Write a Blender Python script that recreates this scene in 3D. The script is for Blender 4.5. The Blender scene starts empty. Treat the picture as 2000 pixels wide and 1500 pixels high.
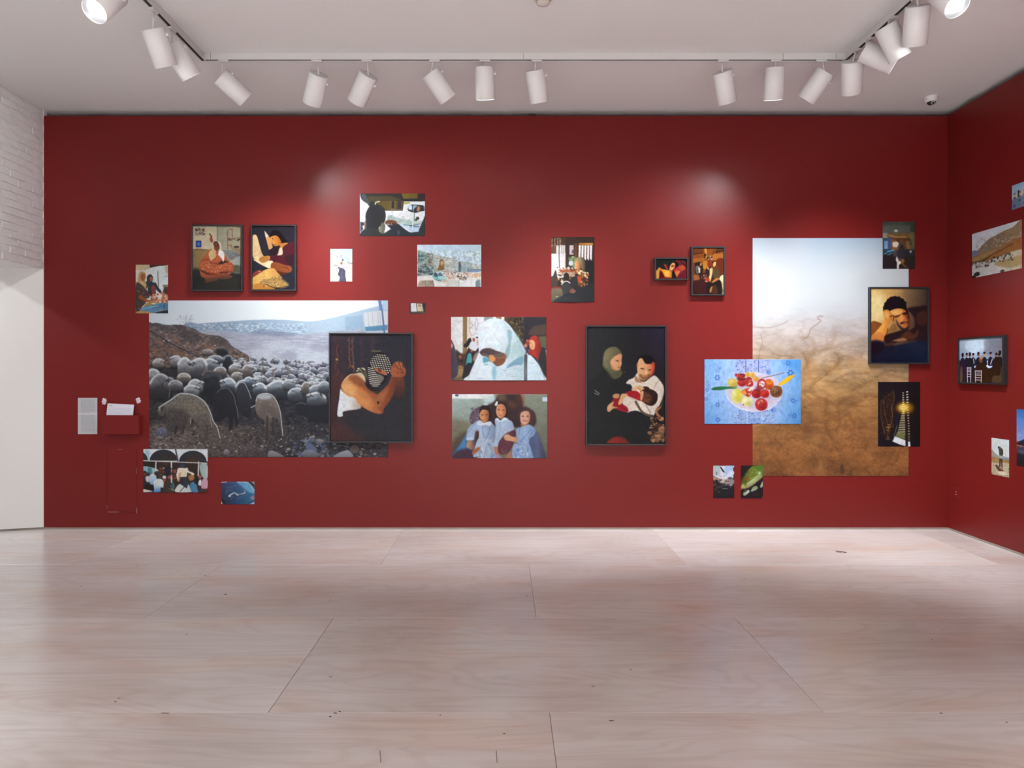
import bpy, bmesh, math, random
import numpy as np
from mathutils import Vector, Matrix, Quaternion
random.seed(7)
sc = bpy.context.scene
COL = sc.collection
# ---------------------------------------------------------------- camera (level, facing the red wall square on)
F_PX, DEPTH, EYE = 1411.0, 6.87, 1.49          # focal length in pixels of a 2000 px frame, metres to the wall, eye height
VPX, VPY = 984.0, 728.0                        # where the lens axis meets the picture
cam = bpy.data.cameras.new('camera'); cam.sensor_width = 36.0; cam.sensor_fit = 'HORIZONTAL'
cam.lens = F_PX/2000*36.0; cam.shift_x = (1000-VPX)/2000; cam.shift_y = (VPY-750)/2000; cam.clip_start = 0.05
cam_ob = bpy.data.objects.new('camera', cam); COL.objects.link(cam_ob)
cam_ob.location = (0, -DEPTH, EYE); cam_ob.rotation_euler = (math.pi/2, 0, 0); sc.camera = cam_ob
# ---------------------------------------------------------------- world, exposure
world = bpy.data.worlds.new('world'); sc.world = world; world.use_nodes = True
world.node_tree.nodes['Background'].inputs[0].default_value = (0.9, 0.93, 1.0, 1)
world.node_tree.nodes['Background'].inputs[1].default_value = 0.3
vs = sc.view_settings; vs.view_transform = 'Standard'; vs.look = 'None'; vs.exposure = 0.2; vs.gamma = 1.0; vs.use_curve_mapping = False
sc.cycles.max_bounces = 6; sc.cycles.diffuse_bounces = 3; sc.cycles.glossy_bounces = 3; sc.cycles.transmission_bounces = 0; sc.cycles.caustics_reflective = False
LAMP_COL = (0.93, 0.965, 1.0)
LAMP_W = 100.0
REAR_W = 20.0
LEFT_W = 0.9
HALL_W = 50.0
# ---------------------------------------------------------------- helpers
def wx(px, y=0.0): return (px-VPX)*(DEPTH+y)/F_PX
def wz(py, y=0.0): return EYE + (VPY-py)*(DEPTH+y)/F_PX
def tag(o, label=None, cat=None, group=None, kind=None):
    if label: o['label'] = label
    if cat: o['category'] = cat
    if group: o['group'] = group
    if kind: o['kind'] = kind
    return o
def obj(name, me, mat=None, parent=None, loc=None):
    if isinstance(me, bmesh.types.BMesh):
        bm = me; me = bpy.data.meshes.new(name); bm.normal_update(); bm.to_mesh(me); bm.free()
    if mat and not me.materials: me.materials.append(mat)
    o = bpy.data.objects.new(name, me); COL.objects.link(o)
    if parent: o.parent = parent
    if loc: o.location = loc
    return o
def empty(name, loc):
    o = bpy.data.objects.new(name, None); COL.objects.link(o); o.location = loc; o.empty_display_size = .05; return o
def box(bm, x0, x1, y0, y1, z0, z1, bev=0):
    r = bmesh.ops.create_cube(bm, size=1.0)
    for v in r['verts']: v.co = Vector(((x0+x1)/2+v.co.x*(x1-x0), (y0+y1)/2+v.co.y*(y1-y0), (z0+z1)/2+v.co.z*(z1-z0)))
    if bev:
        ed = list({e for v in r['verts'] for e in v.link_edges})
        bmesh.ops.bevel(bm, geom=ed, offset=bev, segments=1, affect='EDGES')
    return bm
def boxbm(*a, **k): return box(bmesh.new(), *a, **k)
def lathe(bm, prof, n=32, axis=Matrix.Identity(4), cap0=False, cap1=False):
    rings = []
    for r, z in prof:
        rings.append([bm.verts.new(axis @ Vector((r*math.cos(2*math.pi*i/n), r*math.sin(2*math.pi*i/n), z))) for i in range(n)])
    for a, b in zip(rings, rings[1:]):
        for i in range(n): bm.faces.new((a[i], a[(i+1) % n], b[(i+1) % n], b[i]))
    if cap0: bm.faces.new(rings[0][::-1])
    if cap1: bm.faces.new(rings[-1])
    for f in bm.faces: f.smooth = True
    return bm
def rod(bm, a, b, r, n=10):
    a, b = Vector(a), Vector(b); d = b-a
    q = Vector((0, 0, 1)).rotation_difference(d.normalized()).to_matrix().to_4x4()
    return lathe(bm, [(r, 0), (r, d.length)], n, Matrix.Translation(a) @ q, True, True)
# ---------------------------------------------------------------- materials
def new_mat(name):
    m = bpy.data.materials.new(name); m.use_nodes = True
    return m, m.node_tree, m.node_tree.nodes['Principled BSDF']
def simple(name, col, rough=.5, spec=.5, metal=0.0, bump=0.0, bscale=60, var=0.0, vscale=3):
    m, t, b = new_mat(name)
    b.inputs['Base Color'].default_value = (*col, 1); b.inputs['Roughness'].default_value = rough
    b.inputs['Specular IOR Level'].default_value = spec; b.inputs['Metallic'].default_value = metal
    tc = t.nodes.new('ShaderNodeTexCoord')
    if var:
        n = t.nodes.new('ShaderNodeTexNoise'); n.inputs['Scale'].default_value = vscale; n.inputs['Detail'].default_value = 4
        t.links.new(tc.outputs['Object'], n.inputs['Vector'])
        mx = t.nodes.new('ShaderNodeMix'); mx.data_type = 'RGBA'
        mx.inputs[6].default_value = (*[c*(1-var) for c in col], 1); mx.inputs[7].default_value = (*[min(c*(1+var), 1) for c in col], 1)
        t.links.new(n.outputs['Fac'], mx.inputs[0]); t.links.new(mx.outputs[2], b.inputs['Base Color'])
    if bump:
        n = t.nodes.new('ShaderNodeTexNoise'); n.inputs['Scale'].default_value = bscale; n.inputs['Detail'].default_value = 3
        t.links.new(tc.outputs['Object'], n.inputs['Vector'])
        bp = t.nodes.new('ShaderNodeBump'); bp.inputs['Strength'].default_value = bump; bp.inputs['Distance'].default_value = 0.004
        t.links.new(n.outputs['Fac'], bp.inputs['Height']); t.links.new(bp.outputs['Normal'], b.inputs['Normal'])
    return m
def emit(name, col, s):
    m = bpy.data.materials.new(name); m.use_nodes = True; t = m.node_tree; t.nodes.clear()
    e = t.nodes.new('ShaderNodeEmission'); e.inputs[0].default_value = (*col, 1); e.inputs[1].default_value = s
    o = t.nodes.new('ShaderNodeOutputMaterial'); t.links.new(e.outputs[0], o.inputs[0]); m.cycles.emission_sampling = 'NONE'; return m
M = {}
M['red'] = simple('red_satin_paint', (0.168, 0.0118, 0.0108), .35, .28, bump=.10, bscale=45, var=.04, vscale=1.5)
M['ceil'] = simple('ceiling_paint', (0.80, 0.79, 0.785), .8, .2, bump=.1, bscale=8)
M['white'] = simple('white_wall_paint', (0.80, 0.79, 0.77), .6, .3, bump=.1, bscale=30)
M['brick'] = simple('white_painted_brick', (0.84, 0.83, 0.83), .5, .35, bump=1.0, bscale=22)
M['mortar'] = simple('white_painted_mortar', (0.82, 0.81, 0.81), .6, .3, bump=.8, bscale=40)
M['strip'] = simple('base_strip_grey', (0.30, 0.26, 0.225), .5, .4, var=.25, vscale=6)
M['core'] = simple('gap_shade_black', (0.03, 0.028, 0.027), .9, .1)  # near-black in place of the shade deep in the gap above the red walls
M['lampw'] = simple('white_powder_coat', (0.80, 0.795, 0.80), .45, .4)
M['railw'] = simple('white_track_enamel', (0.72, 0.71, 0.70), .4, .4)
M['slot'] = simple('dark_track_slot', (0.035, 0.03, 0.03), .6, .3)
M['lens'] = emit('lit_lamp_lens', (.96, .98, 1), 12.0)
M['reflector'] = simple('lamp_reflector', (0.42, 0.43, 0.45), .35, .5, .3)
M['frame'] = simple('black_stained_frame', (0.018, 0.019, 0.022), .42, .5, bump=.1, bscale=120)
M['sheetw'] = simple('paper_edge', (0.75, 0.75, 0.75), .6, .3)
M['sub'] = simple('subfloor', (0.10, 0.07, 0.055), .9, .1)
M['smoke'] = simple('detector_plastic', (0.62, 0.55, 0.50), .5, .4)
M['dark'] = simple('dark_plastic', (0.02, 0.018, 0.018), .35, .5)
M['cream'] = simple('outlet_slot', (0.62, 0.36, 0.32), .5, .4)
M['tape'] = simple('adhesive_residue', (0.62, 0.55, 0.60), .4, .4, bump=.8, bscale=90, var=.25, vscale=60)
M['chip'] = simple('exposed_plaster_chip', (0.34, 0.17, 0.17), .8, .2)
M['scuff'] = simple('dark_floor_scuff', (0.06, 0.05, 0.05), .7, .3)
def print_mat(name, rough, spec):
    m, t, b = new_mat(name)
    a = t.nodes.new('ShaderNodeVertexColor'); a.layer_name = 'print'
    t.links.new(a.outputs['Color'], b.inputs['Base Color'])
    b.inputs['Roughness'].default_value = rough; b.inputs['Specular IOR Level'].default_value = spec
    return m
M['print'] = print_mat('inkjet_print', .55, .2)
M['gloss'] = print_mat('glazed_print', .25, .08)
def ply_mat():
    m, t, b = new_mat('whitewashed_plywood')
    N, L = t.nodes.new, t.links.new
    oi = N('ShaderNodeObjectInfo'); tc = N('ShaderNodeTexCoord')
    ad = N('ShaderNodeVectorMath'); ad.operation = 'ADD'
    mul = N('ShaderNodeVectorMath'); mul.operation = 'SCALE'; mul.inputs['Scale'].default_value = 37.0
    cmb = N('ShaderNodeCombineXYZ')
    for i in range(3): L(oi.outputs['Random'], cmb.inputs[i])
    L(cmb.outputs[0], mul.inputs[0]); L(tc.outputs['Object'], ad.inputs[0]); L(mul.outputs[0], ad.inputs[1])
    def mapped(s):
        mp = N('ShaderNodeMapping'); mp.inputs['Scale'].default_value = s; L(ad.outputs[0], mp.inputs[0]); return mp
    # cathedral grain: rings of a strongly stretched, warped field
    n1 = N('ShaderNodeTexNoise'); n1.inputs['Scale'].default_value = 1.0; n1.inputs['Detail'].default_value = 2.5; n1.inputs['Distortion'].default_value = .6
    L(mapped((.55, 2.6, 1)).outputs[0], n1.inputs['Vector'])
    ml = N('ShaderNodeMath'); ml.operation = 'MULTIPLY'; ml.inputs[1].default_value = 95.0; L(n1.outputs['Fac'], ml.inputs[0])
    sn = N('ShaderNodeMath'); sn.operation = 'SINE'; L(ml.outputs[0], sn.inputs[0])
    mr = N('ShaderNodeMapRange'); mr.inputs[1].default_value = -1; mr.inputs[2].default_value = 1; L(sn.outputs[0], mr.inputs[0])
    n2 = N('ShaderNodeTexNoise'); n2.inputs['Scale'].default_value = 1.0; n2.inputs['Detail'].default_value = 5
    L(mapped((1.3, 22, 1)).outputs[0], n2.inputs['Vector'])
    n3 = N('ShaderNodeTexNoise'); n3.inputs['Scale'].default_value = 1.0; n3.inputs['Detail'].default_value = 3
    L(mapped((.9, 1.6, 1)).outputs[0], n3.inputs['Vector'])
    r1 = N('ShaderNodeValToRGB'); r1.color_ramp.elements[0].position = .3; r1.color_ramp.elements[1].position = .72
    r1.color_ramp.elements[0].color = (.70, .635, .60, 1); r1.color_ramp.elements[1].color = (.82, .785, .76, 1); L(n3.outputs['Fac'], r1.inputs[0])
    g1 = N('ShaderNodeMix'); g1.data_type = 'RGBA'; g1.blend_type = 'MULTIPLY'; g1.inputs[0].default_value = .16
    rg = N('ShaderNodeValToRGB'); rg.color_ramp.elements[0].color = (.62, .52, .46, 1); rg.color_ramp.elements[1].color = (1, 1, 1, 1); rg.color_ramp.elements[1].position = .55; L(mr.outputs[0], rg.inputs[0])
    L(r1.outputs[0], g1.inputs[6]); L(rg.outputs[0], g1.inputs[7])
    g2 = N('ShaderNodeMix'); g2.data_type = 'RGBA'; g2.blend_type = 'MULTIPLY'; g2.inputs[0].default_value = .28
    r2 = N('ShaderNodeValToRGB'); r2.color_ramp.elements[0].position = .32; r2.color_ramp.elements[0].color = (.70, .62, .57, 1); r2.color_ramp.elements[1].position = .62; r2.color_ramp.elements[1].color = (1, 1, 1, 1)
    L(n2.outputs['Fac'], r2.inputs[0]); L(g1.outputs[2], g2.inputs[6]); L(r2.outputs[0], g2.inputs[7])
    n4 = N('ShaderNodeTexNoise'); n4.inputs['Scale'].default_value = 1.0; n4.inputs['Detail'].default_value = 4; L(mapped((1.1, 3.2, 1)).outputs[0], n4.inputs['Vector'])
    r4 = N('ShaderNodeValToRGB'); r4.color_ramp.elements[0].position = .50; r4.color_ramp.elements[0].color = (1, 1, 1, 1); r4.color_ramp.elements[1].position = .70; r4.color_ramp.elements[1].color = (1.0, .86, .76, 1); L(n4.outputs['Fac'], r4.inputs[0])
    g4 = N('ShaderNodeMix'); g4.data_type = 'RGBA'; g4.blend_type = 'MULTIPLY'; g4.inputs[0].default_value = .7; L(g2.outputs[2], g4.inputs[6]); L(r4.outputs[0], g4.inputs[7])
    hv = N('ShaderNodeHueSaturation'); L(g4.outputs[2], hv.inputs['Color'])
    rv = N('ShaderNodeMapRange'); rv.inputs[3].default_value = .93; rv.inputs[4].default_value = 1.07; L(oi.outputs['Random'], rv.inputs[0]); L(rv.outputs[0], hv.inputs['Value'])
    # a few small dark nicks and pale paint specks
    vo = N('ShaderNodeTexVoronoi'); vo.inputs['Scale'].default_value = 2.3; L(ad.outputs[0], vo.inputs['Vector'])
    th = N('ShaderNodeMath'); th.operation = 'LESS_THAN'; th.inputs[1].default_value = .018; L(vo.outputs['Distance'], th.inputs[0])
    g3 = N('ShaderNodeMix'); g3.data_type = 'RGBA'; g3.inputs[7].default_value = (.16, .13, .12, 1); L(th.outputs[0], g3.inputs[0]); L(hv.outputs[0], g3.inputs[6])
    L(g3.outputs[2], b.inputs['Base Color'])
    rr = N('ShaderNodeMapRange'); rr.inputs[3].default_value = .26; rr.inputs[4].default_value = .40; L(n3.outputs['Fac'], rr.inputs[0]); L(rr.outputs[0], b.inputs['Roughness'])
    b.inputs['Specular IOR Level'].default_value = .4; b.inputs['Coat Weight'].default_value = .5; b.inputs['Coat Roughness'].default_value = .2; b.inputs['Coat IOR'].default_value = 1.45
    bp = N('ShaderNodeBump'); bp.inputs['Strength'].default_value = .12; bp.inputs['Distance'].default_value = .002; L(n2.outputs['Fac'], bp.inputs['Height']); L(bp.outputs[0], b.inputs['Normal'])
    return m
M['ply'] = ply_mat()
# ---------------------------------------------------------------- the room
XL, XR, YB = wx(85.5), wx(1851), -10.6          # left end and right corner of the red wall; how far the room is built behind the camera
ZC, ZT, ZB = 3.986, 3.933, 0.019               # ceiling, top edge of the red walls (open gap above), their lower edge
fl = obj('floor', boxbm(-7.4, XR+.5, YB-.1, .5, -.08, -.019), M['sub']); tag(fl, kind='structure')
joints = [[-5.78, -3.366, -.957, 1.415, 3.85], [-4.62, -2.184, .196, 2.654], [-5.9, -3.47, -1.034, 1.403, 3.84], [-4.66, -2.23, .2, 2.62]]
y1 = 0.03; ri = 0
ys = [.03, -1.262, -2.482, -3.702, -4.922, -6.142, -7.362, -8.582, -9.802, -10.68]
for ri in range(len(ys)-1):
    xs = [-7.3] + joints[ri % 4] + [XR+.05]
    for a, b_ in zip(xs, xs[1:]):
        g = .0008
        x0, x1, ya, yb = a+g, b_-g, ys[ri+1]+g, ys[ri]-g
        cx, cy = (x0+x1)/2, (ya+yb)/2
        obj('plywood_sheet', boxbm(x0-cx, x1-cx, ya-cy, yb-cy, -.018, 0, bev=.0014), M['ply'], fl, (cx, cy, 0))
wb = obj('wall_back', boxbm(XL, XR+.05, 0, .08, ZB, ZT), M['red']); tag(wb, kind='structure')
wr = obj('wall_right', boxbm(XR, XR+.08, YB, 0, ZB, ZT), M['red']); tag(wr, kind='structure')
bb = obj('baseboard_back', boxbm(XL, XR+.002, -.002, .06, 0, ZB), M['strip']); tag(bb, kind='structure')
br = obj('baseboard_right', boxbm(XR-.002, XR+.06, YB, -.002, 0, ZB), M['strip']); tag(br, kind='structure')
ce = obj('ceiling', boxbm(XL-.6, XR+.5, YB-.1, .5, ZC, ZC+.1), M['ceil']); tag(ce, kind='structure')
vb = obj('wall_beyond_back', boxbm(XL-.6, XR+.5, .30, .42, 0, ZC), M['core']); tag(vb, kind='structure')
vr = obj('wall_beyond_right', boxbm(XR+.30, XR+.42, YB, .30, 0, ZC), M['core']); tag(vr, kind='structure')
wf = obj('wall_front', boxbm(XL-.6, XR+.5, YB-.1, YB, 0, ZC), M['white']); tag(wf, kind='structure')
# left wall: white painted brick over a wide opening
ZH = wz(525); TH = .55
wl = obj('wall_left', box(boxbm(XL-TH, XL-.007, -3.2, .06, ZH, ZC), XL-TH, XL, YB, -3.2, 0, ZC), M['mortar']); tag(wl, kind='structure')
bl, bh = .205, .068; joint = .008
bms = []
for k in range(4):
    bm = bmesh.new(); rr = random.Random(k)
    box(bm, -.02, .010, -bl/2+joint/2, bl/2-joint/2, -bh/2+joint/2, bh/2-joint/2)
    bmesh.ops.subdivide_edges(bm, edges=list(bm.edges), cuts=1)
    for v in bm.verts:
        if v.co.x > 0: v.co.x += rr.uniform(-.004, .005); v.co.y *= rr.uniform(.97, 1.0); v.co.z *= rr.uniform(.93, 1.0)
    me = bpy.data.meshes.new('brick'); bm.normal_update(); bm.to_mesh(me); bm.free(); me.materials.append(M['brick']); bms.append(me)
row = 0; z = ZH+bh/2+.004
while z < ZC-.02:
    y = -bl/2 - (bl/2 if row % 2 else 0) + .045
    while y > -1.75:
        o = obj('brick', bms[random.randrange(4)], None, wl, (XL-.012+random.uniform(-.003, .003), y, z)); y -= bl
    z += bh; row += 1
# the hall beyond the opening
A = math.atan2(.30, 1.0)
wh = obj('wall_hall', boxbm(-3.0, 0, 0, .08, .022, ZC), M['white'], None, (XL, .002, 0)); wh.rotation_euler.z = A; tag(wh, kind='structure')
bhh = obj('baseboard_hall', boxbm(-3.0, -.002, .006, .06, 0, .022), M['strip'], None, (XL, .002, 0)); bhh.rotation_euler.z = A; tag(bhh, kind='structure')
tag(obj('wall_hall_end', boxbm(-7.4, -7.3, YB, .3, 0, ZC), M['white']), kind='structure')
tag(obj('ceiling_hall', boxbm(-7.4, XL-TH, YB, .4, 3.3, 3.4), M['ceil']), kind='structure')
# ---------------------------------------------------------------- flat prints: a small procedural painter
# Every photograph on the walls is a flat print.  Its colours are drawn here from shapes, gradients and
# noise into an array and stored as a colour attribute on the print's own mesh.
def hexc(h):
    h = h.strip()
    if len(h) == 3: h = h[0]*2 + h[1]*2 + h[2]*2
    return np.array([int(h[i:i+2], 16) for i in (0, 2, 4)], dtype=np.float32) / 255.0
def flat(s):
    v = [float(t) for t in s.split()] if isinstance(s, str) else list(s)
    return np.array(v, dtype=np.float64).reshape(-1, 2)
def spline(P, closed=True, n=6):
    N = len(P); out = []
    for i in range(N if closed else N - 1):
        if closed: a, b, c, d = P[i-1], P[i], P[(i+1) % N], P[(i+2) % N]
        else: a, b, c, d = P[max(i-1, 0)], P[i], P[i+1], P[min(i+2, N-1)]
        for k in range(n):
            t = k / n
            out.append(0.5*((2*b) + (c-a)*t + (2*a-5*b+4*c-d)*t*t + (3*b-a-3*c+d)*t**3))
    if not closed: out.append(P[-1])
    return np.array(out)
def blur1(m, s):
    if s < 0.3: return m
    r = int(3*s) + 1
    k = np.exp(-0.5*(np.arange(-r, r+1)/s)**2); k /= k.sum()
    for ax in (0, 1):
        q = np.pad(m, [(r, r) if i == ax else (0, 0) for i in (0, 1)]); n = m.shape[ax]; o = np.zeros_like(m)
        for i, kk in enumerate(k): o += kk*(q[i:i+n] if ax == 0 else q[:, i:i+n])
        m = o
    return m
def vnoise(h, w, sx, sy, seed, oc=3):
    rng = np.random.RandomState(seed); out = np.zeros((h, w), np.float32); amp = 1.0; tot = 0
    for o in range(oc):
        gx = int(w/sx) + 3; gy = int(h/sy) + 3
        g = rng.rand(gy, gx).astype(np.float32)
        X = np.arange(w)/sx; Y = np.arange(h)/sy
        xi = X.astype(int); yi = Y.astype(int); fx = X-xi; fy = Y-yi
        fx = fx*fx*(3-2*fx); fy = (fy*fy*(3-2*fy))[:, None]
        a = g[yi][:, xi]; b = g[yi][:, xi+1]; c = g[yi+1][:, xi]; d = g[yi+1][:, xi+1]
        out += amp*((a*(1-fx)+b*fx)*(1-fy) + (c*(1-fx)+d*fx)*fy)
        tot += amp; amp *= 0.55; sx = max(sx/2, 1.01); sy = max(sy/2, 1.01)
    return out/tot - 0.5
class Pic:
    def __init__(s, x0, y0, x1, y1, k=1.0, ss=2):
        s.b = (x0, y0, x1, y1); s.k = k; s.ss = k*ss; s.d = ss
        s.nw = int(round((x1-x0)*k)); s.nh = int(round((y1-y0)*k))
        s.W = s.nw*ss; s.H = s.nh*ss
        s.c = np.zeros((s.H, s.W, 3), np.float32); s.cx, s.cy, s.sc = x0, y0, 1.0
        s.clip = None; s.so = s.ss/2*(1.0 if k < 1.5 else .55)
    def at(s, cx, cy, sc): s.cx, s.cy, s.sc = cx, cy, sc; return s
    def m(s, P):
        return np.stack([((s.cx + P[:, 0]/s.sc) - s.b[0])*s.ss, ((s.cy + P[:, 1]/s.sc) - s.b[1])*s.ss], 1)
    def color(s, col, X, Y, bx):
        if '>' in col and '|' in col:
            rows = col.split('>')
            t = np.clip((Y - bx[1])/max(bx[3]-bx[1], 1), 0, 1)*(len(rows)-1); i = np.minimum(t.astype(int), len(rows)-2); fr = (t-i)[..., None]
            R = np.stack([np.broadcast_to(s.color(r_, X, Y, bx), X.shape + (3,)) for r_ in rows])
            ii = np.arange(X.shape[0])[:, None]; jj = np.arange(X.shape[1])[None]
            return R[i, ii, jj]*(1-fr) + R[i+1, ii, jj]*fr
        for sep in ('>', '|', '/'):
            if sep in col:
                cs = [hexc(t) for t in col.split(sep)]
                if sep == '>': t = (Y - bx[1])/max(bx[3]-bx[1], 1)
                elif sep == '|': t = (X - bx[0])/max(bx[2]-bx[0], 1)
                else: t = ((X - bx[0])/max(bx[2]-bx[0], 1) + (Y - bx[1])/max(bx[3]-bx[1], 1))/2
                t = np.clip(t, 0, 1)*(len(cs)-1)
                i = np.minimum(t.astype(int), len(cs)-2); fr = (t-i)[..., None]
                A = np.array(cs)
                return A[i]*(1-fr) + A[i+1]*fr
        return hexc(col)[None, None]
    def put(s, mask, x, y, col, bx, a):
        h, w = mask.shape
        Y, X = np.mgrid[y:y+h, x:x+w]
        c = s.color(col, X, Y, bx)
        mm = (mask*a)[..., None]
        if s.clip is not None: mm = mm*s.clip[y:y+h, x:x+w, None]
        s.c[y:y+h, x:x+w] = s.c[y:y+h, x:x+w]*(1-mm) + c*mm
    def region(s, Q, pad):
        x0 = max(int(Q[:, 0].min()-pad), 0); x1 = min(int(Q[:, 0].max()+pad)+2, s.W)
        y0 = max(int(Q[:, 1].min()-pad), 0); y1 = min(int(Q[:, 1].max()+pad)+2, s.H)
        return x0, y0, x1, y1
    def pmask(s, Q, soft):
        x0, y0, x1, y1 = s.region(Q, 3*soft+1)
        if x1 <= x0 or y1 <= y0: return None
        cb = (x0, y0, x1, y1); e_ = int(3*soft)+2
        x0 -= e_; y0 -= e_; x1 += e_; y1 += e_
        xs = np.arange(x0, x1)+0.5; ys = np.arange(y0, y1)+0.5
        ins = np.zeros((len(ys), len(xs)), bool)
        n = len(Q)
        for i in range(n):
            ax, ay = Q[i]; bx_, by_ = Q[(i+1) % n]
            if ay == by_: continue
            lo, hi = (ay, by_) if ay < by_ else (by_, ay)
            r = np.nonzero((ys >= lo) & (ys < hi))[0]
            if len(r) == 0: continue
            xc = ax + (ys[r]-ay)*(bx_-ax)/(by_-ay)
            ins[r] ^= xs[None, :] < xc[:, None]
        mk = ins.astype(np.float32)
        mk = blur1(mk, soft)
        return mk[cb[1]-y0:cb[3]-y0, cb[0]-x0:cb[2]-x0], cb[0], cb[1]
    def f(s, col): s.put(np.ones((s.H, s.W), np.float32), 0, 0, col, (0, 0, s.W, s.H), 1.0); return s
    def p(s, pts, col, soft=0.6, a=1.0, sm=1):
        P = flat(pts)
        if sm: P = spline(P)
        Q = s.m(P); soft = soft*s.so
        r = s.pmask(Q, soft)
        if r is None: return s
        bx = (Q[:, 0].min(), Q[:, 1].min(), Q[:, 0].max(), Q[:, 1].max())
        s.put(r[0], r[1], r[2], col, bx, a); return s
    def q(s, pts, col, soft=0.5, a=1.0): return s.p(pts, col, soft, a, 0)
    def r(s, x0, y0, x1, y1, col, soft=0.5, a=1.0): return s.p([x0, y0, x1, y0, x1, y1, x0, y1], col, soft, a, 0)
    def e(s, cx, cy, rx, ry, col, rot=0, soft=0.6, a=1.0):
        t = np.linspace(0, 2*math.pi, 25)[:-1]; cr, sr = math.cos(math.radians(rot)), math.sin(math.radians(rot))
        x = np.cos(t)*rx; y = np.sin(t)*ry
        return s.p(np.stack([cx + x*cr - y*sr, cy + x*sr + y*cr], 1).ravel(), col, soft, a, 0)
    def l(s, pts, w, col, soft=0.5, a=1.0, sm=1):
        P = flat(pts)
        if sm and len(P) > 2: P = spline(P, False, 5)
        Q = s.m(P); hw = max(w/s.sc*s.ss/2, 0.4); soft = soft*s.so
        x0, y0, x1, y1 = s.region(Q, hw+3*soft+1)
        if x1 <= x0 or y1 <= y0: return s
        Y, X = np.mgrid[y0:y1, x0:x1]; X = X+0.5; Y = Y+0.5
        D = np.full(X.shape, 1e9)
        for i in range(len(Q)-1):
            ax, ay = Q[i]; bx_, by_ = Q[i+1]; dx, dy = bx_-ax, by_-ay
            t = np.clip(((X-ax)*dx+(Y-ay)*dy)/max(dx*dx+dy*dy, 1e-6), 0, 1)
            D = np.minimum(D, (X-ax-t*dx)**2 + (Y-ay-t*dy)**2)
        D = np.sqrt(D); sf = max(soft*1.2, 0.6)
        mk = np.clip((hw + sf/2 - D)/sf, 0, 1).astype(np.float32)
        s.put(mk, x0, y0, col, (Q[:, 0].min(), Q[:, 1].min(), Q[:, 0].max(), Q[:, 1].max()), a); return s
    def st(s, x0, y0, x1, y1, n, r0, r1, cols, seed, flatn=0.6, soft=0.4, a=1.0, rot=25, poly=None):
        rng = np.random.RandomState(seed); cols = cols.split()
        for i in range(n):
            x = rng.uniform(x0, x1); y = rng.uniform(y0, y1); rr = r0 + (r1-r0)*rng.rand()**2
            if poly is not None and not poly(x, y): continue
            s.e(x, y, rr, rr*flatn*(0.7+0.6*rng.rand()), cols[rng.randint(len(cols))], rng.uniform(-rot, rot), soft, a)
        return s
    def n(s, amp, sx, sy, seed, box=None, oc=3, col=None):
        # luminance noise; sx, sy in photo pixels
        if box is None: x0, y0, x1, y1 = 0, 0, s.W, s.H
        else:
            Q = s.m(flat(box)); x0, y0, x1, y1 = s.region(Q, 0)
        h, w = y1-y0, x1-x0
        if h <= 0 or w <= 0: return s
        nz = vnoise(h, w, sx*s.ss, sy*s.ss, seed, oc)[..., None]
        if s.clip is not None: nz = nz*s.clip[y0:y1, x0:x1, None]
        if col is None: s.c[y0:y1, x0:x1] = np.clip(s.c[y0:y1, x0:x1]*(1+2*amp*nz), 0, 1)
        else:
            t = np.clip(nz*2*amp, 0, 1); s.c[y0:y1, x0:x1] = s.c[y0:y1, x0:x1]*(1-t) + hexc(col)*t
        return s
    def text(s, x0, y0, x1, rows, dy, h, col, seed, a=0.8):
        # lines of small print: rows of short word-length dashes
        rng = np.random.RandomState(seed)
        for i in range(rows):
            x = x0; end = x1 - (0 if i < rows-1 else 0.4*(x1-x0))
            while x < end:
                w = rng.uniform(1.2, 4.2)*h
                s.r(x, y0+i*dy, min(x+w, end), y0+i*dy+h, col, 0.2, a*rng.uniform(0.7, 1)); x += w + h*0.8
        return s
    def clipto(s, pts=None, sm=1, soft=0.6):
        if pts is None: s.clip = None; return s
        P = flat(pts); P = spline(P) if sm else P
        r = s.pmask(s.m(P), soft); s.clip = np.zeros((s.H, s.W), np.float32)
        if r is not None:
            mk, x, y = r; s.clip[y:y+mk.shape[0], x:x+mk.shape[1]] = mk
        return s
    def out(s):
        d = s.d
        if s.k > 1.2 and not getattr(s, 'plain', False):
            # uneven tone and film grain over the flat shapes, then the softness of a small print
            sd = int(s.b[0]*7 + s.b[1]*3 + s.W) % 9999; q = s.ss
            nz = .13*vnoise(s.H, s.W, 7*q, 7*q, sd, 3) + .09*vnoise(s.H, s.W, 2.0*q, 2.0*q, sd+1, 2)
            tint = np.stack([vnoise(s.H, s.W, 9*q, 9*q, sd+2+i, 2) for i in range(3)], -1)*.045
            s.c = np.clip(s.c*(1 + nz[..., None] + tint), 0, 1)
            s.c = np.stack([blur1(np.pad(s.c[..., i], 6, 'edge'), .32*q)[6:-6, 6:-6] for i in range(3)], -1)
        return s.c.reshape(s.nh, d, s.nw, d, 3).mean((1, 3))
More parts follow.
